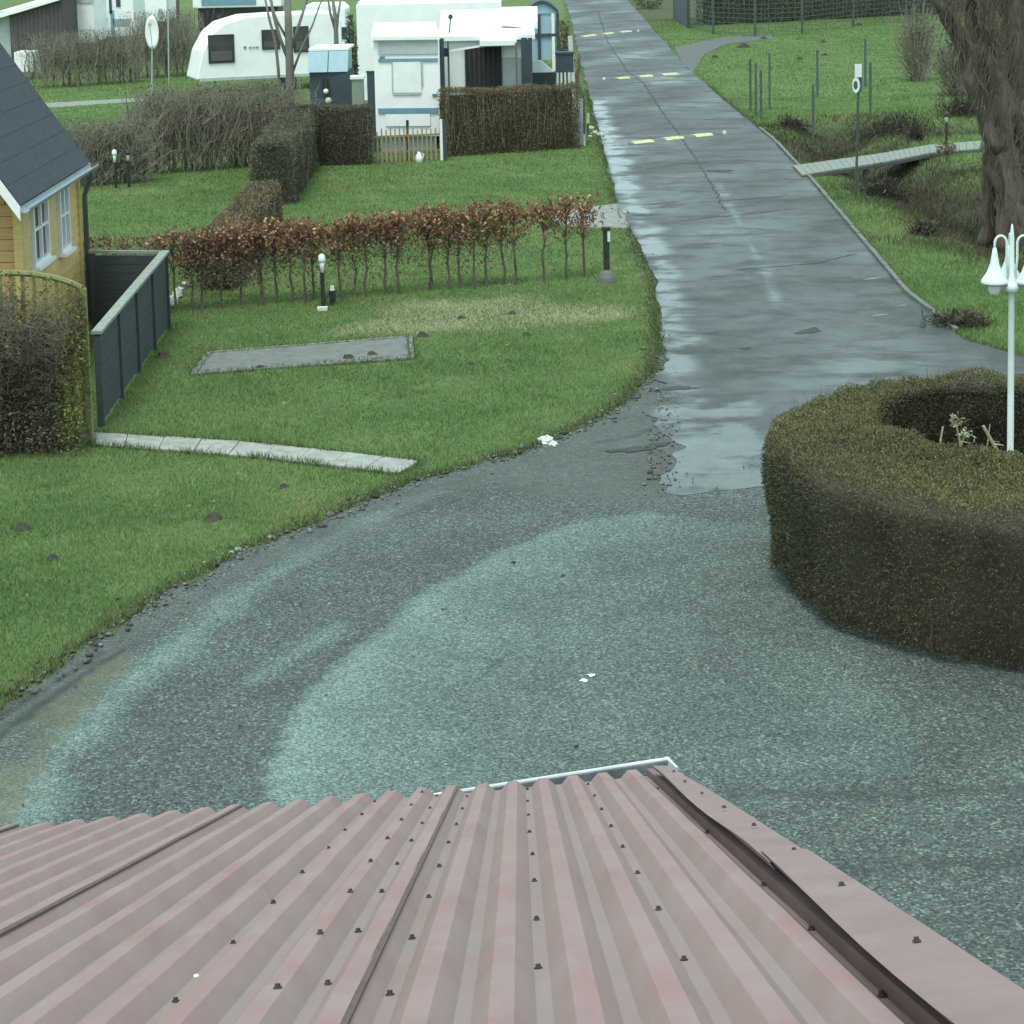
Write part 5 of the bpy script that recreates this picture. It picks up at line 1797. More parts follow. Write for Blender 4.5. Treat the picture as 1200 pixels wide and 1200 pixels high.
trunks = [([(B_(1194, 285)[0], by, zb_ - 0.1), B_(1187, 235), B_(1174, 170), B_(1166, 110), B_(1155, 50), B_(1147, 0), B_(1137, -60)], [0.40, 0.30, 0.27, 0.25, 0.24, 0.22, 0.2], 'trunk'),
          ([B_(1172, 175, 39.9), B_(1150, 120, 39.8), B_(1134, 70, 39.7), B_(1114, 25, 39.7), B_(1096, -10, 39.7), B_(1078, -50, 39.7)], [0.20, 0.15, 0.15, 0.15, 0.13, 0.11], 'limb'),
          ([(B_(1212, 262)[0], by + 0.2, zb_ - 0.1), B_(1202, 190, 40.3), B_(1197, 120, 40.3), B_(1193, 40, 40.3), B_(1189, -50, 40.3)], [0.42, 0.31, 0.25, 0.22, 0.19], 'limb'),
          ([B_(1162, 80, 39.9), B_(1158, 40, 39.8), B_(1146, -10, 39.8), B_(1130, -50, 39.8)], [0.12, 0.11, 0.10, 0.08], 'limb'),
          ([(B_(1160, 215)[0], by + 0.4, zb_ - 0.1), B_(1163, 185, 40.3), B_(1170, 150, 40.3), B_(1180, 90, 40.3), B_(1178, 20, 40.3), B_(1172, -50, 40.3)], [0.16, 0.13, 0.13, 0.12, 0.11, 0.09], 'limb')]
shoot = []
for k, (p, r, nm) in enumerate(trunks):
    fp_, fr_ = fine_path(p), rad_path(r)
    knobbly(fp_, fr_, 44, 80 + k, 0.2).build(nm, 'big_bark', big, smooth=True)
    for j in range(900 if k < 3 else 400):
        i = random.randint(2, len(fp_) - 2)
        a = random.uniform(0, 2 * math.pi)
        s = fp_[i] + np.array([math.cos(a), math.sin(a), 0]) * fr_[i] * 1.0
        d = np.array([math.cos(a) * 0.12 + random.gauss(0, 0.06), math.sin(a) * 0.12, random.choice([1, 1, 1, 1, -0.5]) * random.uniform(0.15, 0.7)])
        shoot.append((s, s + d, 0.009, 0.003))
V, Fc = twig_mesh(shoot)
np_mesh('side_shoots', V, Fc, 'twig', big)['kind'] = 'stuff'
out = []
for p, r, nm in trunks:
    d = np.array(p[-1]) - np.array(p[-2]); d /= np.linalg.norm(d)
    grow(np.array(p[-1]), d, 3.0, r[-1], 3, out, 0.5)
tw = [(pp[k], pp[k + 1], r_[k], r_[k + 1]) for dp, pp, r_ in out for k in range(len(pp) - 1)]
V, Fc = twig_mesh(tw, 5)
np_mesh('branches', V, Fc, 'big_bark', big)['kind'] = 'stuff'
# grey scrub behind, to its left
for u, v, h, lb in ((1075, 95, 3.0, 'grey-green bare scrub bush on the far side of the ditch'), (1118, 112, 2.2, 'bare bush beside the old tree, near the ditch')):
    g_ = Gt(u, v)
    t = thing('scrub_bush', lb, 'bush', tuple(g_))
    sg_ = []
    for k in range(420):
        a = random.uniform(0, 6.28); r = random.uniform(0, 0.5)
        p0 = g_ + np.array([math.cos(a) * r * 0.6, math.sin(a) * r * 0.6, random.uniform(0, 0.3) * h])
        p1 = p0 + np.array([math.cos(a) * random.uniform(0, 0.7) + random.gauss(0, 0.3), math.sin(a) * random.uniform(0, 0.5), random.uniform(0.1, 0.7) * h])
        sg_.append((p0, p1, 0.014, 0.004))
    V, Fc = twig_mesh(sg_)
    np_mesh('twigs', V, Fc, 'twig_grey', t)['kind'] = 'stuff'
    n = 900
    vv_ = unit(rng.normal(0, 1, (n, 3))) * rng.uniform(0.2, 1, n)[:, None]
    leaves('leaves', g_ + np.array([0, 0, h * 0.55]) + vv_ * np.array([0.75, 0.6, h * 0.5]), vv_, 0.10, 0.05, 'far_leaf', t)['kind'] = 'stuff'

# ------------------------------------------------------------------ picket fence before the residential caravan
pf = thing('picket_fence', 'low fence of pale split wooden pickets before the residential caravan', 'fence', (D(475, 190, 51.3)[0], 51.3, 0))
for k, u in enumerate(np.linspace(437, 516, 16)):
    y = 51.3 + (u - 437) * 0.004
    x = D(u, 170, y)[0]
    h = 0.86 + random.uniform(-0.09, 0.07)
    MB().box((x, y + random.uniform(-0.02, 0.02), h / 2), (random.uniform(0.045, 0.062), 0.03, h), random.uniform(-0.2, 0.2), (0.55, 1)).build('picket', 'picket_wood', pf)
for z in (0.25, 0.65):
    MB().bar((D(437, 170, 51.3)[0], 51.34, z), (D(517, 170, 51.6)[0], 51.66, z), 0.03, 0.05).build('rail', 'picket_wood', pf)
for u, m_, wd in ((478, 'black_metal', 0.07), (517.5, 'white_trim', 0.07), (521, 'slate_plastic', 0.09)):
    x = D(u, 170, 51.5)[0]
    MB().box((x, 51.55, 0.52), (wd, wd, 1.04)).build('post', m_, pf)
g_ = G(491, 191)
t = thing('white_jug', 'small white jug on the grass in front of the picket fence', 'jug', (g_[0], g_[1], 0))
MB().lathe([(0.08, 0), (0.09, 0.12), (0.07, 0.2), (0.035, 0.24), (0.04, 0.28)], (g_[0], g_[1], 0), 12).build('body', 'tent_white', t, smooth=True)
MB().tube([(g_[0] + 0.04, g_[1], 0.25), (g_[0] + 0.13, g_[1], 0.22), (g_[0] + 0.085, g_[1], 0.1)], 0.012, 6).build('handle', 'tent_white', t)

# ------------------------------------------------------------------ shelter, boxes and posts by the road
SYY = 63.0
X3 = lambda u, y=SYY: D(u, 50, y)[0]
Z3 = lambda v, y=SYY: D(640, v, y)[2]
g = thing('arched_shelter', 'small arch-roofed shelter with pale blue panels behind the awning', 'shelter', (X3(637), SYY, 0))
xa, xb = X3(617), X3(655)
za = Z3(16); zc = Z3(4)
arcp = [(xa + (xb - xa) * k / 10, za + (zc - za) * math.sin(math.pi * k / 10)) for k in range(11)]
MB().slab([(x, SYY, z) for x, z in arcp], (0, 1.8, 0)).build('gable_panel', 'blue_plastic', g)
for k in range(10):
    (x0_, z0_), (x1_, z1_) = arcp[k], arcp[k + 1]
    MB().slab([(x0_, SYY - 0.08, z0_ + 0.01), (x1_, SYY - 0.08, z1_ + 0.01), (x1_, SYY + 1.9, z1_ + 0.01), (x0_, SYY + 1.9, z0_ + 0.01)], (0, 0, 0.09)).build('roof_strip', 'slate_plastic', g)
for u in (617.5, 632, 648.5, 654):
    MB().box((X3(u), SYY + 0.02, za / 2), (0.09, 0.09, za)).build('post', 'slate_plastic' if u != 648.5 else 'white_trim', g)
for u0, u1 in ((633.5, 647), (619, 631)):
    MB().box(((X3(u0) + X3(u1)) / 2, SYY + 0.05, (Z3(16) + Z3(70)) / 2), (X3(u1) - X3(u0), 0.03, Z3(16) - Z3(70))).build('side_panel', 'blue_plastic', g)
MB().box(((xa + xb) / 2, SYY, Z3(41)), (xb - xa, 0.06, 0.09)).build('cross_rail', 'slate_plastic', g)
shrub('potted_plant', 'leafy green plant standing under the arched shelter', (X3(638, 61.5), 61.5), 0.35, 0.3, 1.3, 'far_leaf', 500, 0.12, 'plant')
q = D(637, 98, 58.5)
t = thing('covered_grill', 'black garden grill with a pale grey cover beside the awning', 'grill', (q[0], 58.5, 0))
zb2 = D(637, 84, 58.5)[2]; zt2 = D(637, 70, 58.5)[2]
MB().box((q[0], 58.5, zb2 * 0.72), (0.7, 0.5, zb2 * 0.56)).build('body', 'black_metal', t)
for dx in (-0.3, 0.3):
    MB().box((q[0] + dx, 58.5, zb2 * 0.22), (0.05, 0.4, zb2 * 0.44)).build('leg', 'black_metal', t)
MB().add([(q[0] - 0.33, 58.25, zb2), (q[0] + 0.3, 58.25, zb2), (q[0] + 0.3, 58.75, zb2), (q[0] - 0.33, 58.75, zb2), (q[0] - 0.33, 58.35, zt2), (q[0] - 0.05, 58.3, zt2 - 0.03), (q[0] - 0.05, 58.7, zt2 - 0.03), (q[0] - 0.33, 58.65, zt2)],
         [(0, 1, 5, 4), (1, 2, 6, 5), (2, 3, 7, 6), (3, 0, 4, 7), (4, 5, 6, 7)]).build('cover', 'caravan_grey', t)
q = D(662, 85, 60.0)
t = thing('slate_cabinet', 'slate-grey cabinet standing on a low white picket stand by the road', 'cabinet', (q[0], 60.0, 0))
z1_, z0_ = D(662, 63, 60)[2], D(662, 84, 60)[2]
MB().box((q[0], 60.0, (z0_ + z1_) / 2), (0.52, 0.4, z1_ - z0_), 0, (0.95, 0.95)).build('box', 'slate_plastic', t)
MB().box((q[0], 60.0, z1_ + 0.03), (0.56, 0.44, 0.06)).build('lid', 'slate_plastic', t)
for k in range(5):
    MB().box((q[0] - 0.22 + 0.11 * k, 59.82, z0_ / 2), (0.055, 0.03, z0_ - 0.002)).build('picket', 'white_picket', t)
for k in (-0.2, 0.2):
    MB().box((q[0] + k, 60.12, z0_ / 2 - 0.002), (0.06, 0.06, z0_ - 0.006)).build('leg', 'white_picket', t)
q = D(669, 50, 64.0)
t = thing('white_post', 'leaning white board by the road behind the slate cabinet', 'board', (q[0], 64.0, 0))
MB().bar((q[0] + 0.06, 64, 0.0), (q[0] - 0.02, 64, D(668, 42, 64)[2]), 0.14, 0.04, (0, 1, 0)).build('board', 'white_picket', t)
MB().bar((q[0] + 0.06, 64.06, 0.0), (q[0] + 0.0, 64.06, D(668, 55, 64)[2]), 0.05, 0.05, (0, 1, 0)).build('stake', 'picket_wood', t)
shrub('roadside_shrub', 'narrow olive-brown shrub growing beside the arched shelter', (D(661, 60, 65)[0], 65.0), 0.28, 0.4, D(661, 20, 65)[2], 'brown_hedge_leaf', 1200, 0.10)
# pale board, twisted stem and thin post at the end of the hedge
q = D(680, 166, 54.2)
t = thing('pale_board', 'weathered pale board standing upright at the roadside end of the hedge', 'board', (q[0], 54.2, 0))
hb = D(680, 116, 54.2)[2]
MB().add([(q[0] - 0.12, 54.18, 0), (q[0] + 0.08, 54.18, 0), (q[0] + 0.08, 54.23, 0), (q[0] - 0.12, 54.23, 0), (q[0] - 0.05, 54.18, hb), (q[0] + 0.09, 54.18, hb), (q[0] + 0.09, 54.23, hb), (q[0] - 0.05, 54.23, hb)],
         [(3, 2, 1, 0), (4, 5, 6, 7), (0, 1, 5, 4), (1, 2, 6, 5), (2, 3, 7, 6), (3, 0, 4, 7)]).build('board', 'pale_board', t)
MB().box((q[0] + 0.01, 54.26, hb * 0.45), (0.06, 0.05, hb * 0.9)).build('stake', 'green_post', t)
t = thing('twisted_stem', 'twisted dark bare stem rising beside the pale board', 'stem', (D(681, 166, 54.5)[0], 54.5, 0))
pts = [(D(682, 116, 54.5)[0], 54.5, 0.0)] + [tuple(D(u, v, 54.5)) for u, v in ((682, 115), (680, 105), (677, 97), (676, 88), (679, 78), (678, 70), (678.5, 63))]
MB().tube(pts, [0.06, 0.06, 0.055, 0.05, 0.05, 0.045, 0.04, 0.03], 8).build('trunk', 'bark_brown', t, smooth=True)
MB().tube([pts[4], (pts[4][0] + 0.12, 54.45, pts[4][2] + 0.25)], [0.025, 0.01], 5).build('side_shoot', 'bark_brown', t)
q = D(685, 170, 53.9)
t = thing('marker_post', 'thin green post with white foot beside the pale board', 'post', (q[0], 53.9, 0))
MB().box((q[0], 53.9, 0.16), (0.05, 0.05, 0.32)).build('foot', 'white_mark', t)
MB().box((q[0], 53.9, 0.86), (0.045, 0.045, 1.08)).build('shaft', 'green_post', t)
q = D(689, 140, 56)
t = thing('reflector_post', 'short post with a pale yellow reflector at the road edge', 'post', (q[0], 56.0, 0))
MB().box((q[0], 56, 0.2), (0.06, 0.05, 0.4)).build('shaft', 'green_post', t)
MB().box((q[0], 55.97, 0.52), (0.08, 0.03, 0.28)).build('reflector', 'yellow_paint', t)


def rock(name, label, p, r, mat, cat='stone', group=None, flat=0.6):
    n1, n2 = 6, 9
    V = []
    ph = random.uniform(0, 6)
    for i in range(n1):
        a = math.pi * i / (n1 - 1)
        for k in range(n2):
            b = 2 * math.pi * k / n2
            rr = r * (1 + 0.28 * math.sin(3 * b + ph + 2 * a) + random.uniform(-0.12, 0.12))
            V.append((p[0] + rr * math.sin(a) * math.cos(b), p[1] + rr * math.sin(a) * math.sin(b) * 0.9, p[2] + r * flat * 0.7 + rr * flat * math.cos(a)))
    Fc = [(i * n2 + k, i * n2 + (k + 1) % n2, (i + 1) * n2 + (k + 1) % n2, (i + 1) * n2 + k) for i in range(n1 - 1) for k in range(n2)]
    o = MB().add(V, Fc).build(name, mat)
    return tag(o, label, cat, group)


for u, v, r in ((692, 152, 0.10), (697, 157, 0.09), (704, 160, 0.11), (709, 164, 0.07), (691, 161, 0.06)):
    g_ = G(u, v); rock('pale_stone', 'pale stone lying at the roadside below the pale board', g_, r, 'pale_stone', group='stones below the pale board')
for u, v, r in ((640, 520, 0.09), (649, 523, 0.06)):
    g_ = G(u, v); rock('white_stone', 'whitish stone at the lawn edge beside the tarred road', g_, r, 'white_mark', group='white stones at the lawn edge')
for u, v, r in ((279, 646, 0.035), (272, 649, 0.03), (287, 643, 0.025), (265, 652, 0.02)):
    g_ = G(u, v); rock('pale_chip', 'pale stone chip on the edge between lawn and gravel', g_, r, 'pale_stone', group='stone chips at the gravel edge')
for u, v, r in ((684, 798, 0.035), (693, 792, 0.032)):
    g_ = G(u, v, 0.012); rock('gravel_litter', 'white scrap lying on the open gravel', g_, r, 'white_mark', 'scrap', 'white scraps on the gravel', 0.25)
for k in range(26):
    u = random.uniform(205, 232); v = random.uniform(318, 372)
    f_ = random.random()
    g_ = G(199 + 16 * f_ + random.uniform(-3, 3), 362 - 22 * f_ + random.uniform(-6, 4))
    rock('rubble_stone', 'pale rubble stone heaped at the end of the slate fence', g_ + np.array([0, 0, random.uniform(0, 0.05)]), random.uniform(0.03, 0.08), 'pale_stone', group='rubble at the fence end')

# ------------------------------------------------------------------ molehills and clods on the lawns
for u, v, r in ((191, 418, 0.10), (305, 433, 0.09), (408, 421, 0.10), (436, 417, 0.09), (495, 394, 0.09), (596, 424, 0.06), (552, 427, 0.06), (332, 571, 0.06), (250, 608, 0.10), (26, 620, 0.09),
                (62, 655, 0.07), (617, 393, 0.07), (540, 373, 0.06), (872, 56, 0.28), (838, 68, 0.16), (937, 70, 0.16), (965, 50, 0.16), (966, 65, 0.14), (1006, 30, 0.2), (895, 46, 0.18), (600, 368, 0.07)):
    g_ = G(u, v)
    n2 = 11
    V = [(g_[0], g_[1], r * 0.75)]
    for rr, zz in ((0.45, 0.6), (0.8, 0.28), (1.15, -0.02)):
        for k in range(n2):
            a = 2 * math.pi * k / n2
            q = r * rr * random.uniform(0.8, 1.25)
            V.append((g_[0] + q * math.cos(a), g_[1] + q * math.sin(a), r * zz * random.uniform(0.7, 1.3)))
    Fc = [(0, 1 + k, 1 + (k + 1) % n2) for k in range(n2)] + [(1 + i * n2 + k, 1 + (i + 1) * n2 + k, 1 + (i + 1) * n2 + (k + 1) % n2, 1 + i * n2 + (k + 1) % n2) for i in range(2) for k in range(n2)]
    far_ = v < 80
    tag(MB().add(V, Fc).build('molehill', 'soil'), 'dark molehill on the field beyond the ditch' if far_ else 'small dark molehill on the lawn', 'molehill', 'molehills on the field' if far_ else 'molehills on the lawn')

# ------------------------------------------------------------------ footbridge over the ditch
fb_l = [G(940, 206, 0.06), G(1040, 190, 0.06), G(1090, 180, 0.06), G(1150, 175, 0.06)]
fb_u = [G(929, 195, 0.06), G(1030, 181, 0.06), G(1090, 170.5, 0.06), G(1150, 166, 0.06)]
br_ = thing('footbridge', 'narrow pale plank footbridge crossing the ditch towards the old tree', 'footbridge', (fb_l[0][0], fb_l[0][1], 0))
NP = 30
for k in range(NP):
    a, b = (k + 0.025) / NP, (k + 0.975) / NP
    q = [lerp_line([p[:2] for p in fb_l], a), lerp_line([p[:2] for p in fb_l], b), lerp_line([p[:2] for p in fb_u], b), lerp_line([p[:2] for p in fb_u], a)]
    MB().slab([(p[0], p[1], 0.05 + random.uniform(-0.004, 0.004)) for p in q], (0, 0, 0.035)).build('plank', 'bridge_wood', br_)
for L_ in (fb_l, fb_u):
    for i in range(3):
        MB().bar((L_[i][0], L_[i][1], 0.008), (L_[i + 1][0], L_[i + 1][1], 0.008), 0.08, 0.07).build('beam', 'shed_boards', br_)
for f in (0.0, 0.35, 0.7, 1.0):
    p = lerp_line([p_[:2] for p_ in fb_l], f)
    MB().box((p[0], p[1] + 0.05, -0.35), (0.1, 0.1, 0.62)).build('support', 'shed_boards', br_)
# soil round the bollard by the bridge
g_ = Gt(1109, 182)
shrub('dry_clump', 'reddish-brown dry clump at the foot of the footbridge bollard', (g_[0], g_[1] - 0.05), 0.22, 0.2, 0.35, 'brown_hedge_leaf', 260, 0.09, 'plant', 0.015, g_[2])

# ------------------------------------------------------------------ sign on its pole
g_ = Gt(1003, 231)
sg = thing('road_sign', 'slim sign pole with white plate above a round white-edged sign', 'sign', tuple(g_))
yS = g_[1]
zt_ = D(1006, 74, yS)[2]
MB().tube([(g_[0], yS, g_[2] - 0.05), (D(1006.5, 74, yS)[0], yS, zt_)], 0.028, 8).build('pole', 'green_post', sg)
pa = D(1001.3, 74.8, yS); pb = D(1009.5, 90.2, yS)
MB().box(((pa[0] + pb[0]) / 2, yS - 0.045, (pa[2] + pb[2]) / 2), (pb[0] - pa[0], 0.02, pa[2] - pb[2]), 0.12).build('plate', 'sign_face', sg)
cc = D(1002.8, 99.5, yS)
hw, hh = (D(1007.3, 99, yS)[0] - D(998.6, 99, yS)[0]) / 2, (D(1003, 90.8, yS)[2] - D(1003, 109, yS)[2]) / 2
ring_o = [(cc[0] + hw * math.cos(a), yS - 0.05 - 0.06 * math.cos(a) * hw, cc[2] + hh * math.sin(a)) for a in np.linspace(0, 2 * math.pi, 24, endpoint=False)]
dsc = MB().slab(ring_o, (0, 0.015, 0)).build('disc', 'sign_face', sg)
MB().slab([(cc[0] - 0.012 + hw * 0.55 * math.cos(a), yS - 0.056 - 0.06 * math.cos(a) * hw, cc[2] + hh * 0.55 * math.sin(a)) for a in np.linspace(0, 2 * math.pi, 20, endpoint=False)], (0, 0.005, 0)).build('disc_centre', 'grey_post', dsc)
MB().box((g_[0] + 0.09, yS + 0.05, cc[2] + 0.05), (0.12, 0.02, 0.42)).build('back_plate', 'sign_dark', sg)

# ------------------------------------------------------------------ posts of old fences in the field
POSTS = [(879.5, 131, 70), (886, 136, 75), (892, 140, 84), (902, 129, 64), (958, 114, 60), (953, 165, 100), (1014, 101, 46), (1020, 140, 74), (1068, 95, 40)]
POST_LAB = {902: 'taller thin post set just apart from the tight row of three', 958: 'thin post on the field edge behind the ditch-bottom post', 953: 'thin post rising out of the ditch near the footbridge', 1014: 'thin post standing just behind the white sign plate', 1020: 'dark thin post right beside the round sign, at the ditch edge', 1068: 'lone thin post on the field next to the grey scrub bush'}
for u, vb, vt in POSTS:
    g_ = Gt(u, vb)
    t = thing('fence_post', POST_LAB.get(u, 'thin weathered post in the tight row beside the ditch head'), 'post', tuple(g_), 'old fence posts')
    h = D(u, vt, g_[1])[2] - g_[2]
    MB().box((g_[0], g_[1], g_[2] + h / 2 - 0.05), (0.058, 0.055, h + 0.1), random.uniform(0, 0.4)).build('shaft', 'grey_post', t)
    MB().box((g_[0], g_[1], g_[2] + h + 0.02), (0.066, 0.063, 0.04), 0, (0.6, 0.6)).build('cap', 'green_post', t)

# ------------------------------------------------------------------ wire fence at the far edge of the field
FYp = [G(806, 33), G(836, 40), G(885, 43), G(940, 40), G(1000, 32), G(1062, 26), G(1130, 20)]
wf = thing('wire_fence', 'tall green wire mesh fence along the far side of the field', 'fence', (FYp[0][0], FYp[0][1], 0))
WH = 2.0
for p in FYp:
    MB().box((p[0], p[1], WH / 2), (0.11, 0.11, WH)).build('post', 'green_post', wf)
for i in range(len(FYp) - 1):
    a, b = FYp[i], FYp[i + 1]
    mb = MB()
    for z in np.linspace(0.15, WH - 0.05, 9):
        mb.bar((a[0], a[1], z), (b[0], b[1], z), 0.02, 0.02)
    n = int(np.linalg.norm(b - a) / 0.35)
    for k in range(1, n):
        p = lerp(a, b, k / n)
        mb.bar((p[0], p[1] + 0.02, 0.1), (p[0], p[1] + 0.02, WH), 0.015, 0.015, (0, 1, 0))
    mb.build('mesh_panel', 'wire', wf)
q0 = G(791, 22); q1 = G(807, 33)
t = thing('dark_fence_panel', 'dark blue-grey solid fence panel at the start of the wire fence', 'fence', (q1[0], q1[1], 0))
MB().slab([(q0[0], q0[1], 0.02), (q1[0], q1[1], 0.02), (q1[0] - 0.05, q1[1] + 0.05, 0.02), (q0[0] - 0.05, q0[1] + 0.05, 0.02)], (0, 0, 2.3)).build('panel', 'slate_plastic', t)
MB().box((q1[0], q1[1], 1.2), (0.16, 0.16, 2.4)).build('post', 'slate_plastic', t)
MB().box((q0[0], q0[1], 1.2), (0.16, 0.16, 2.4)).build('post', 'slate_plastic', t)
fa_, fb_ = G(812, 31), G(1240, 10)
clipped_hedge('long dull green hedge behind the wire fence', (fa_[0] + 0.6, fa_[1] + 1.0), (fb_[0], fb_[1] + 1.5), 1.6, 3.4, 3.8, 'far_leaf', 260, 0.11, fuzz=0.2, twigs=900)
bush0 = G(760, 10)
shrub('roadside_bush', 'low olive bush beside the far end of the road', (bush0[0], bush0[1]), 0.9, 1.6, 0.9, 'rough_grass', 900, 0.14)

# ------------------------------------------------------------------ scrub tufts on the ditch banks
for u, v, rx, h, m_, lb in ((1085, 277, 0.28, 0.35, 'dead_grass', 'dark dry tussock on the slope below the old tree'), (1040, 232, 0.55, 0.5, 'dead_grass', 'brown scrubby tussock beside the foot of the sign pole'),
                        (1125, 382, 0.40, 0.22, 'dead_grass', 'dark patch of dry weeds at the road edge near the ring hedge'), (1045, 152, 1.0, 0.55, 'dead_grass', 'long dark bramble clump in the ditch beyond the footbridge'),
                        (930, 150, 0.4, 0.35, 'dead_grass', 'dark dry weeds at the head of the ditch'), (1073, 165, 0.18, 0.5, 'dead_grass', 'small dark stump-like clump behind the footbridge'),
                        (1130, 135, 0.7, 0.7, 'dead_grass', 'brown bramble clump at the foot of the old tree')):
    g_ = Gt(u, v)
    n = int(260 * (rx / 0.4) ** 1.3) + 160
    vv_ = rng.normal(0, 0.5, (n, 2)) * rx
    P = np.column_stack([g_[0] + vv_[:, 0], g_[1] + vv_[:, 1] * 0.8, np.zeros(n)])
    P[:, 2] = tz_arr(P[:, :2]) + np.abs(rng.normal(0, 0.35, n)) * h
    t = thing('dry_tussock', lb, 'plant', tuple(g_))
    sg_ = []
    for k in range(n):
        e = P[k] + np.array([random.gauss(0, 0.1), random.gauss(0, 0.1), random.uniform(0.05, 0.5) * h])
        sg_.append((P[k], e, 0.008, 0.002))
    V, Fc = twig_mesh(sg_)
    np_mesh('stalks', V, Fc, 'soil', t)['kind'] = 'stuff'
    leaves('dry_leaves', P, np.tile([0, 0, 0.6], (n, 1)), 0.14, 0.03, m_, t)['kind'] = 'stuff'

# ------------------------------------------------------------------ far corner: shed, parked units, satellite dish
SD = 86.0
X5 = lambda u, y=SD: D(u, 40, y)[0]
Z5 = lambda v, y=SD, u=60: D(u, v, y)[2]
t = thing('dark_wooden_shed', 'dark brown wooden shed with a pale sloping roof', 'shed', (X5(40), SD, 0))
x0, x1 = X5(12), X5(74)
h0, h1 = Z5(17), Z5(0)
MB().slab([(x0, SD, 0), (x1, SD, 0), (x1, SD + 0.001, h1 - 0.05), (x0, SD + 0.001, h0 - 0.05)][0:2] + [(x1, SD, h1), (x0, SD, h0)], (0, 3.0, 0)).build('wall', 'shed_boards', t)
nb_ = 13
for k in range(nb_):
    f0, f1 = (k + 0.04) / nb_, (k + 0.96) / nb_
    xa_, xb_ = x0 + (x1 - x0) * f0, x0 + (x1 - x0) * f1
    MB().slab([(xa_, SD - 0.03, 0.05), (xb_, SD - 0.03, 0.05), (xb_, SD - 0.03, h0 + (h1 - h0) * f1 - 0.02), (xa_, SD - 0.03, h0 + (h1 - h0) * f0 - 0.02)], (0, 0.028, 0)).build('board', 'shed_boards', t)
MB().slab([(x0 - 1.6, SD - 0.25, h0 - 0.43), (x1 + 0.15, SD - 0.25, h1 + 0.05), (x1 + 0.15, SD + 3.2, h1 + 0.25), (x0 - 1.6, SD + 3.2, h0 - 0.2)], (0, 0, 0.14)).build('roof', 'caravan_white', t)
MB().box((X5(3), SD + 0.4, 1.2), (X5(11) - X5(-6), 0.4, 2.4)).build('side_wall', 'caravan_grey', t)


def parked_unit(name, label, u0, u1, v0, v1, y, L=4.5, lean=0.0, wins=()):
    t = thing(name, label, 'caravan', (D((u0 + u1) / 2, v1, y)[0], y, 0))
    a, b = D(u0, v1, y), D(u1, v1, y)
    zt = D(u0, v0, y)[2]; zb = max(D(u0, v1, y)[2], 0.3)
    o = MB().slab([(a[0], y, zb), (b[0], y, zb), (b[0], y, zt - 0.2), (b[0] - 0.2, y, zt), (a[0] + lean + 0.15, y, zt), (a[0] + lean, y, zt - 0.2)], (0, L, 0)).build('body', 'caravan_white', t)
    bv = o.modifiers.new('round', 'BEVEL'); bv.width = 0.05; bv.segments = 2
    MB().box(((a[0] + b[0]) / 2, y + L / 2, zb / 2 + 0.02), ((b[0] - a[0]) * 0.9, L * 0.9, zb - 0.04)).build('underframe', 'black_metal', t)
    for (p0, p1, q0_, q1_, m_) in wins:
        c = D((p0 + p1) / 2, (q0_ + q1_) / 2, y)
        MB().box((c[0], y - 0.02, c[2]), (abs(D(p1, 20, y)[0] - D(p0, 20, y)[0]), 0.04, abs(D(p0, q0_, y)[2] - D(p0, q1_, y)[2]))).build('window', m_, t)
    return t


parked_unit('parked_caravan', 'white caravan end standing right of the dark wooden shed', 73, 111, -6, 51, 89.0, 3.0, 0.1, ((82, 84.5, 4, 24, 'zinc'), (74, 110, -5, 4, 'caravan_grey')))
parked_unit('parked_caravan', 'pale caravan with grey windows and rounded corner left of the satellite dish', 111, 158, -8, 44, 93.0, 3.0, 0.0, ((117, 124, 5, 30, 'zinc'), (128, 131, -2, 16, 'slate_plastic'), (136, 141, -6, 8, 'slate_plastic'), (133, 152, 22, 30, 'zinc'), (130, 134, 12, 40, 'blue_stripe')))
parked_unit('parked_caravan', 'white unit with aqua side behind the satellite dish', 170, 196, -8, 26, 104.0, 3.0, 0.0, ((186, 190, 10, 22, 'blue_plastic'),))
parked_unit('parked_caravan', 'white caravan glimpsed beyond the roof of the touring caravan', 226, 330, -10, 10, 110.0, 3.0, 0.0, ((236, 300, -4, 6, 'blue_stripe'),))
parked_unit('parked_caravan', 'white unit between touring caravan and residential caravan with dark window', 356, 406, 6, 60, 80.0, 2.4, 0.0, ((373, 407, 32, 46, 'tinted_glass'),))
# low white box in front of the shed
g_ = D(29, 84, 80.0)
t = thing('white_trailer', 'small pale trailer box half hidden behind the cabin roof', 'trailer', (g_[0], 80.0, 0))
z0_, z1_ = D(29, 84, 80)[2], D(29, 61, 80)[2]
MB().box((g_[0], 80.5, (z0_ + z1_) / 2), (0.72, 1.2, z1_ - z0_)).build('box', 'caravan_white', t)
MB().box((g_[0] + 0.55, 80.2, (z0_ + z1_) / 2 - 0.1), (0.2, 0.6, 0.6)).build('drawbar_box', 'pale_board', t)
for dx in (-0.25, 0.25):
    MB().box((g_[0] + dx, 80.4, z0_ / 2), (0.12, 0.3, max(z0_, 0.1))).build('wheel', 'black_metal', t)
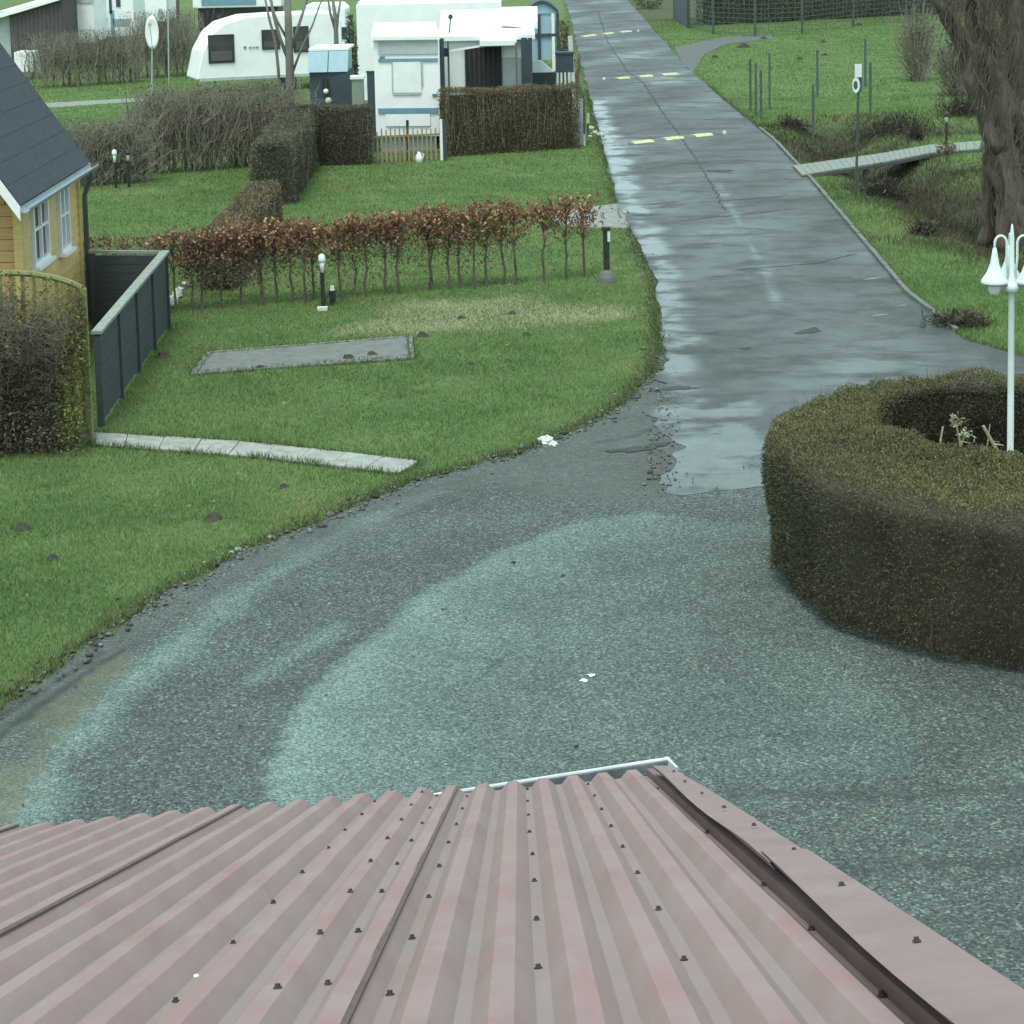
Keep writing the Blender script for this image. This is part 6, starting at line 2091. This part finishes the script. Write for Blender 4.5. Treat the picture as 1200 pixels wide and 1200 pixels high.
# satellite dish on a mast
DY = 70.0
t = thing('satellite_dish', 'white satellite dish on a slim mast behind the tall bare hedge', 'satellite dish', (D(177, 90, DY)[0], DY, 0))
c = D(178, 38, DY)
MB().tube([(D(176.5, 100, DY)[0], DY + 0.12, 0), (c[0], DY + 0.12, c[2] + 0.2)], 0.03, 8).build('mast', 'pale_board', t)
rx_, rz2 = 0.225, 0.57
V = [(c[0], DY + 0.06, c[2])]
rows = 4
for i in range(1, rows + 1):
    f = i / rows
    for k in range(24):
        a = 2 * math.pi * k / 24
        V.append((c[0] + rx_ * f * math.cos(a), DY + 0.06 - 0.07 * f * f, c[2] + rz2 * f * math.sin(a)))
Fc = [(0, 1 + k, 1 + (k + 1) % 24) for k in range(24)] + [(1 + i * 24 + k, 1 + (i + 1) * 24 + k, 1 + (i + 1) * 24 + (k + 1) % 24, 1 + i * 24 + (k + 1) % 24) for i in range(rows - 1) for k in range(24)]
do = MB().add(V, Fc).build('dish', 'caravan_white', t, smooth=True)
do.modifiers.new('solid', 'SOLIDIFY').thickness = 0.02
MB().tube([(c[0], DY - 0.01, c[2] - rz2), (c[0], DY - 0.35, c[2] + 0.25)], 0.012, 6).build('feed_arm', 'zinc', t)
MB().lathe([(0.05, -0.06), (0.06, 0.0), (0.045, 0.07)], (c[0], DY - 0.35, c[2] + 0.3), 10).build('feed_horn', 'caravan_grey', t)
# mast and its pole light behind the dish
t = thing('thin_mast', 'thin pale mast beside the satellite dish', 'mast', (D(197, 80, 74)[0], 74.0, 0))
MB().tube([(D(197, 80, 74)[0], 74, 0), (D(196.5, -6, 74)[0], 74, D(197, -6, 74)[2])], 0.025, 6).build('pole', 'pale_board', t)
MB().lathe([(0.06, 0), (0.06, 0.05), (0.03, 0.08)], (D(197, 80, 74)[0], 74.0, 0), 8).build('foot', 'old_concrete', t)
# trees far behind, mostly above the frame
for k, (u, y, lb) in enumerate(((205, 120, 'far bare tree behind the satellite dish'), (455, 128, 'far bare tree beyond the residential caravan'), (60, 132, 'far bare tree behind the dark wooden shed'))):
    b0_ = D(u, 0, y)
    bare_tree(lb, (b0_[0], y, 0), [([(b0_[0], y, 0), (b0_[0] + 0.1, y, 1.5), (b0_[0], y, 3.2)], 0.2, 0.14, 2.6), ([(b0_[0], y, 1.8), (b0_[0] + 0.7, y, 3.4)], 0.1, 0.07, 2.0)], 'bark_grey')

# ------------------------------------------------------------------ grass
def scatter(n, x0, x1, y0, y1):
    return np.column_stack([rng.uniform(x0, x1, n), rng.uniform(y0, y1, n)])


def lawn_ok(P, edge=0.0):
    m = (sdf(P, YARD) + 0.07 * vnoise(P, 6, 91) > edge) & (sdf(P, ROAD_POLY) > 0.0)
    for poly, mg in ((PATH_POLY, -0.03), (PAD, -0.08), (PATIO, 0.02), (SIDE, 0.0), (FARPATH, 0.0)):
        m &= sdf(P, poly) > mg - 0.06 * vnoise(P, 7, 92)
    m &= ~((P[:, 0] < HX) & (P[:, 1] > hy0) & (P[:, 1] < hy1))
    m &= np.abs(P[:, 0]) < P[:, 1] * 0.262 + 0.8
    return m


allP, allT, allH, allW = [], [], [], []
for (y0, y1, dens, h, wd) in ((13.5, 22, 3200, 0.04, 0.008), (22, 34, 1700, 0.042, 0.010), (34, 48, 750, 0.045, 0.014), (48, 66, 380, 0.045, 0.02), (66, 112, 130, 0.05, 0.03)):
    X0, X1 = -y1 * 0.262 - 0.8, y1 * 0.262 + 0.8
    if y1 <= 22:
        X1 = 0.5
    n = int((X1 - X0) * (y1 - y0) * dens)
    P = scatter(n, X0, X1, y0, y1)
    P = P[lawn_ok(P)]
    bare = np.clip((0.25 - sdf(P, STRAW_POLY) + 0.35 * vnoise(P, 2.2, 3) + 0.15 * vnoise(P, 7.0, 4)) * 1.6, 0, 0.85)
    dd = pdist(P, DITCH)
    rough = (P[:, 0] > interp_edge(ROAD_R, P[:, 1])) & (P[:, 1] < 62)
    wild = np.clip(1.15 - dd / 2.2 + 0.4 * vnoise(P, 1.5, 93), 0, 1) * rough
    r = rng.uniform(0, 1, len(P))
    kind = np.where(r < bare * 0.75, 2, np.where(r < wild * 0.9, 1, 0))
    patch = 0.16 * vnoise(P, 0.8, 94) + 0.14 * vnoise(P, 3.0, 95) + 0.10 * vnoise(P, 9.0, 97)
    edge_dry = np.clip(1 - np.minimum(sdf(P, YARD), sdf(P, ROAD_POLY)) / 0.25, 0, 1) * 0.25
    tone = np.clip(rng.beta(2.2, 2.6, len(P)) * 0.95 + patch + edge_dry * rng.uniform(0, 1, len(P)), 0, 1)
    hh = np.full(len(P), h) * np.where(kind == 1, 2.0, 1.0) * np.where(kind == 2, 0.6, 1.0) * np.where(rough, 1.35, 1.0) * (1 + 0.35 * vnoise(P, 3, 96))
    Z = tz_arr(P)
    allP.append((np.column_stack([P, Z]), tone, hh, np.full(len(P), wd), kind))
Pg = np.concatenate([a[0] for a in allP]); Tg = np.concatenate([a[1] for a in allP]); Hg = np.concatenate([a[2] for a in allP]); Wg = np.concatenate([a[3] for a in allP]); Kg = np.concatenate([a[4] for a in allP])
for k, nm, m_, lb in ((0, 'lawn_grass', 'grass_blade', 'short green grass growing over the lawns and verges'), (1, 'ditch_grass', 'dead_grass', 'withered brown and green grass on the ditch banks'), (2, 'straw_cover', 'straw', 'pale straw scattered over the worn patch of lawn')):
    s = Kg == k
    o = blades(nm, Pg[s], Hg[s], Wg[s], m_, 0.45, Tg[s])
    tag(o, lb, 'grass', kind='stuff')
# fringe of longer grass along the edges of yard, road, path and pad
fr_ = []
for poly, w_, dens in ((YARD, 0.12, 260), (ROAD_POLY, 0.10, 160), (PATH_POLY, 0.05, 220), (PAD, 0.05, 160)):
    L = list(poly) + [poly[0]]
    for a, b in zip(L[:-1], L[1:]):
        ln = math.dist(a, b)
        if ln > 40:
            continue
        n = int(ln * dens)
        f = rng.uniform(0, 1, n)
        P = np.array(a)[None] * (1 - f[:, None]) + np.array(b)[None] * f[:, None] + rng.normal(0, w_ * 0.7, (n, 2))
        fr_.append(P)
P = np.concatenate(fr_)
P = P[lawn_ok(P, -0.03) & (P[:, 1] > 12) & (P[:, 1] < 70)]
tag(blades('edge_grass', np.column_stack([P, tz_arr(P)]), np.full(len(P), 0.085), np.full(len(P), 0.014), 'rough_grass', 0.5, np.clip(rng.beta(2, 2, len(P)), 0, 1)), 'longer tufty grass fringing gravel, road and path edges', 'grass', kind='stuff')

# loose stones and crumbs of soil along the edge of the gravel
pb = []
for a, b in zip(YARD[1:13], YARD[2:14]):
    ln = math.dist(a, b)
    n = int(ln * 75)
    f = rng.uniform(0, 1, n)
    pb.append(np.array(a)[None] * (1 - f[:, None]) + np.array(b)[None] * f[:, None] + rng.normal(0, 0.10, (n, 2)))
for a, b in zip(ROAD_L[6:-1], ROAD_L[7:]):
    ln = math.dist(a, b)
    n = int(ln * 40)
    f = rng.uniform(0, 1, n)
    pb.append(np.array(a)[None] * (1 - f[:, None]) + np.array(b)[None] * f[:, None] + rng.normal(0, 0.12, (n, 2)))
P = np.concatenate(pb)
m = len(P)
r = rng.gamma(2.0, 0.006, m) + 0.006
oct_ = np.array([[1, 0, 0], [-1, 0, 0], [0, 1, 0], [0, -1, 0], [0, 0, 1], [0, 0, -1]], float)
V = P[:, None, :].repeat(6, 1)
V = np.concatenate([V, np.full((m, 6, 1), 0.022)], 2) + oct_[None] * r[:, None, None] * rng.uniform(0.6, 1.3, (m, 6, 1)) * np.array([1, 1, 0.6])
fo = np.array([[0, 2, 4], [2, 1, 4], [1, 3, 4], [3, 0, 4], [2, 0, 5], [1, 2, 5], [3, 1, 5], [0, 3, 5]])
Fc = (np.arange(m)[:, None, None] * 6 + fo[None]).reshape(-1, 3)
m_, nt, b = base_mat('loose_stone', 0.85, 0, 0.3)
nt.links.new(ramp(nt, attr(nt, 'tone'), [(0.0, (0.05, 0.045, 0.035)), (0.5, (0.13, 0.13, 0.105)), (1.0, (0.36, 0.35, 0.29))]), b.inputs['Base Color'])
tag(np_mesh('loose_stones', V.reshape(-1, 3), Fc, 'loose_stone', tone=np.repeat(rng.beta(1.3, 2.6, m), 6)), 'loose stones and soil crumbs along the gravel and road edge', 'stones', kind='stuff')

# fallen leaves on lawns and gravel
n = 1500
P = scatter(n, -7, 2.2, 14, 36)
near_h = np.exp(-np.maximum(pdist(P, [bh_a, bh_b]) - 0.3, 0) / 0.9) + 0.10
P = P[rng.uniform(0, 1, n) < near_h]
P = np.concatenate([P, scatter(160, -4, 9, 12, 24)])
P = np.column_stack([P, np.where(sdf(P, YARD) < 0, 0.022, 0.045) + rng.uniform(0, 0.01, len(P))])
a = rng.uniform(0, 6.28, len(P))
tag(leaves('fallen_leaves', P, np.stack([np.cos(a), np.sin(a), np.zeros(len(P))], 1), 0.05, 0.03, 'brown_hedge_leaf', None, spread=0.25), 'dry brown leaves fallen on lawn and gravel', 'leaves', kind='stuff')
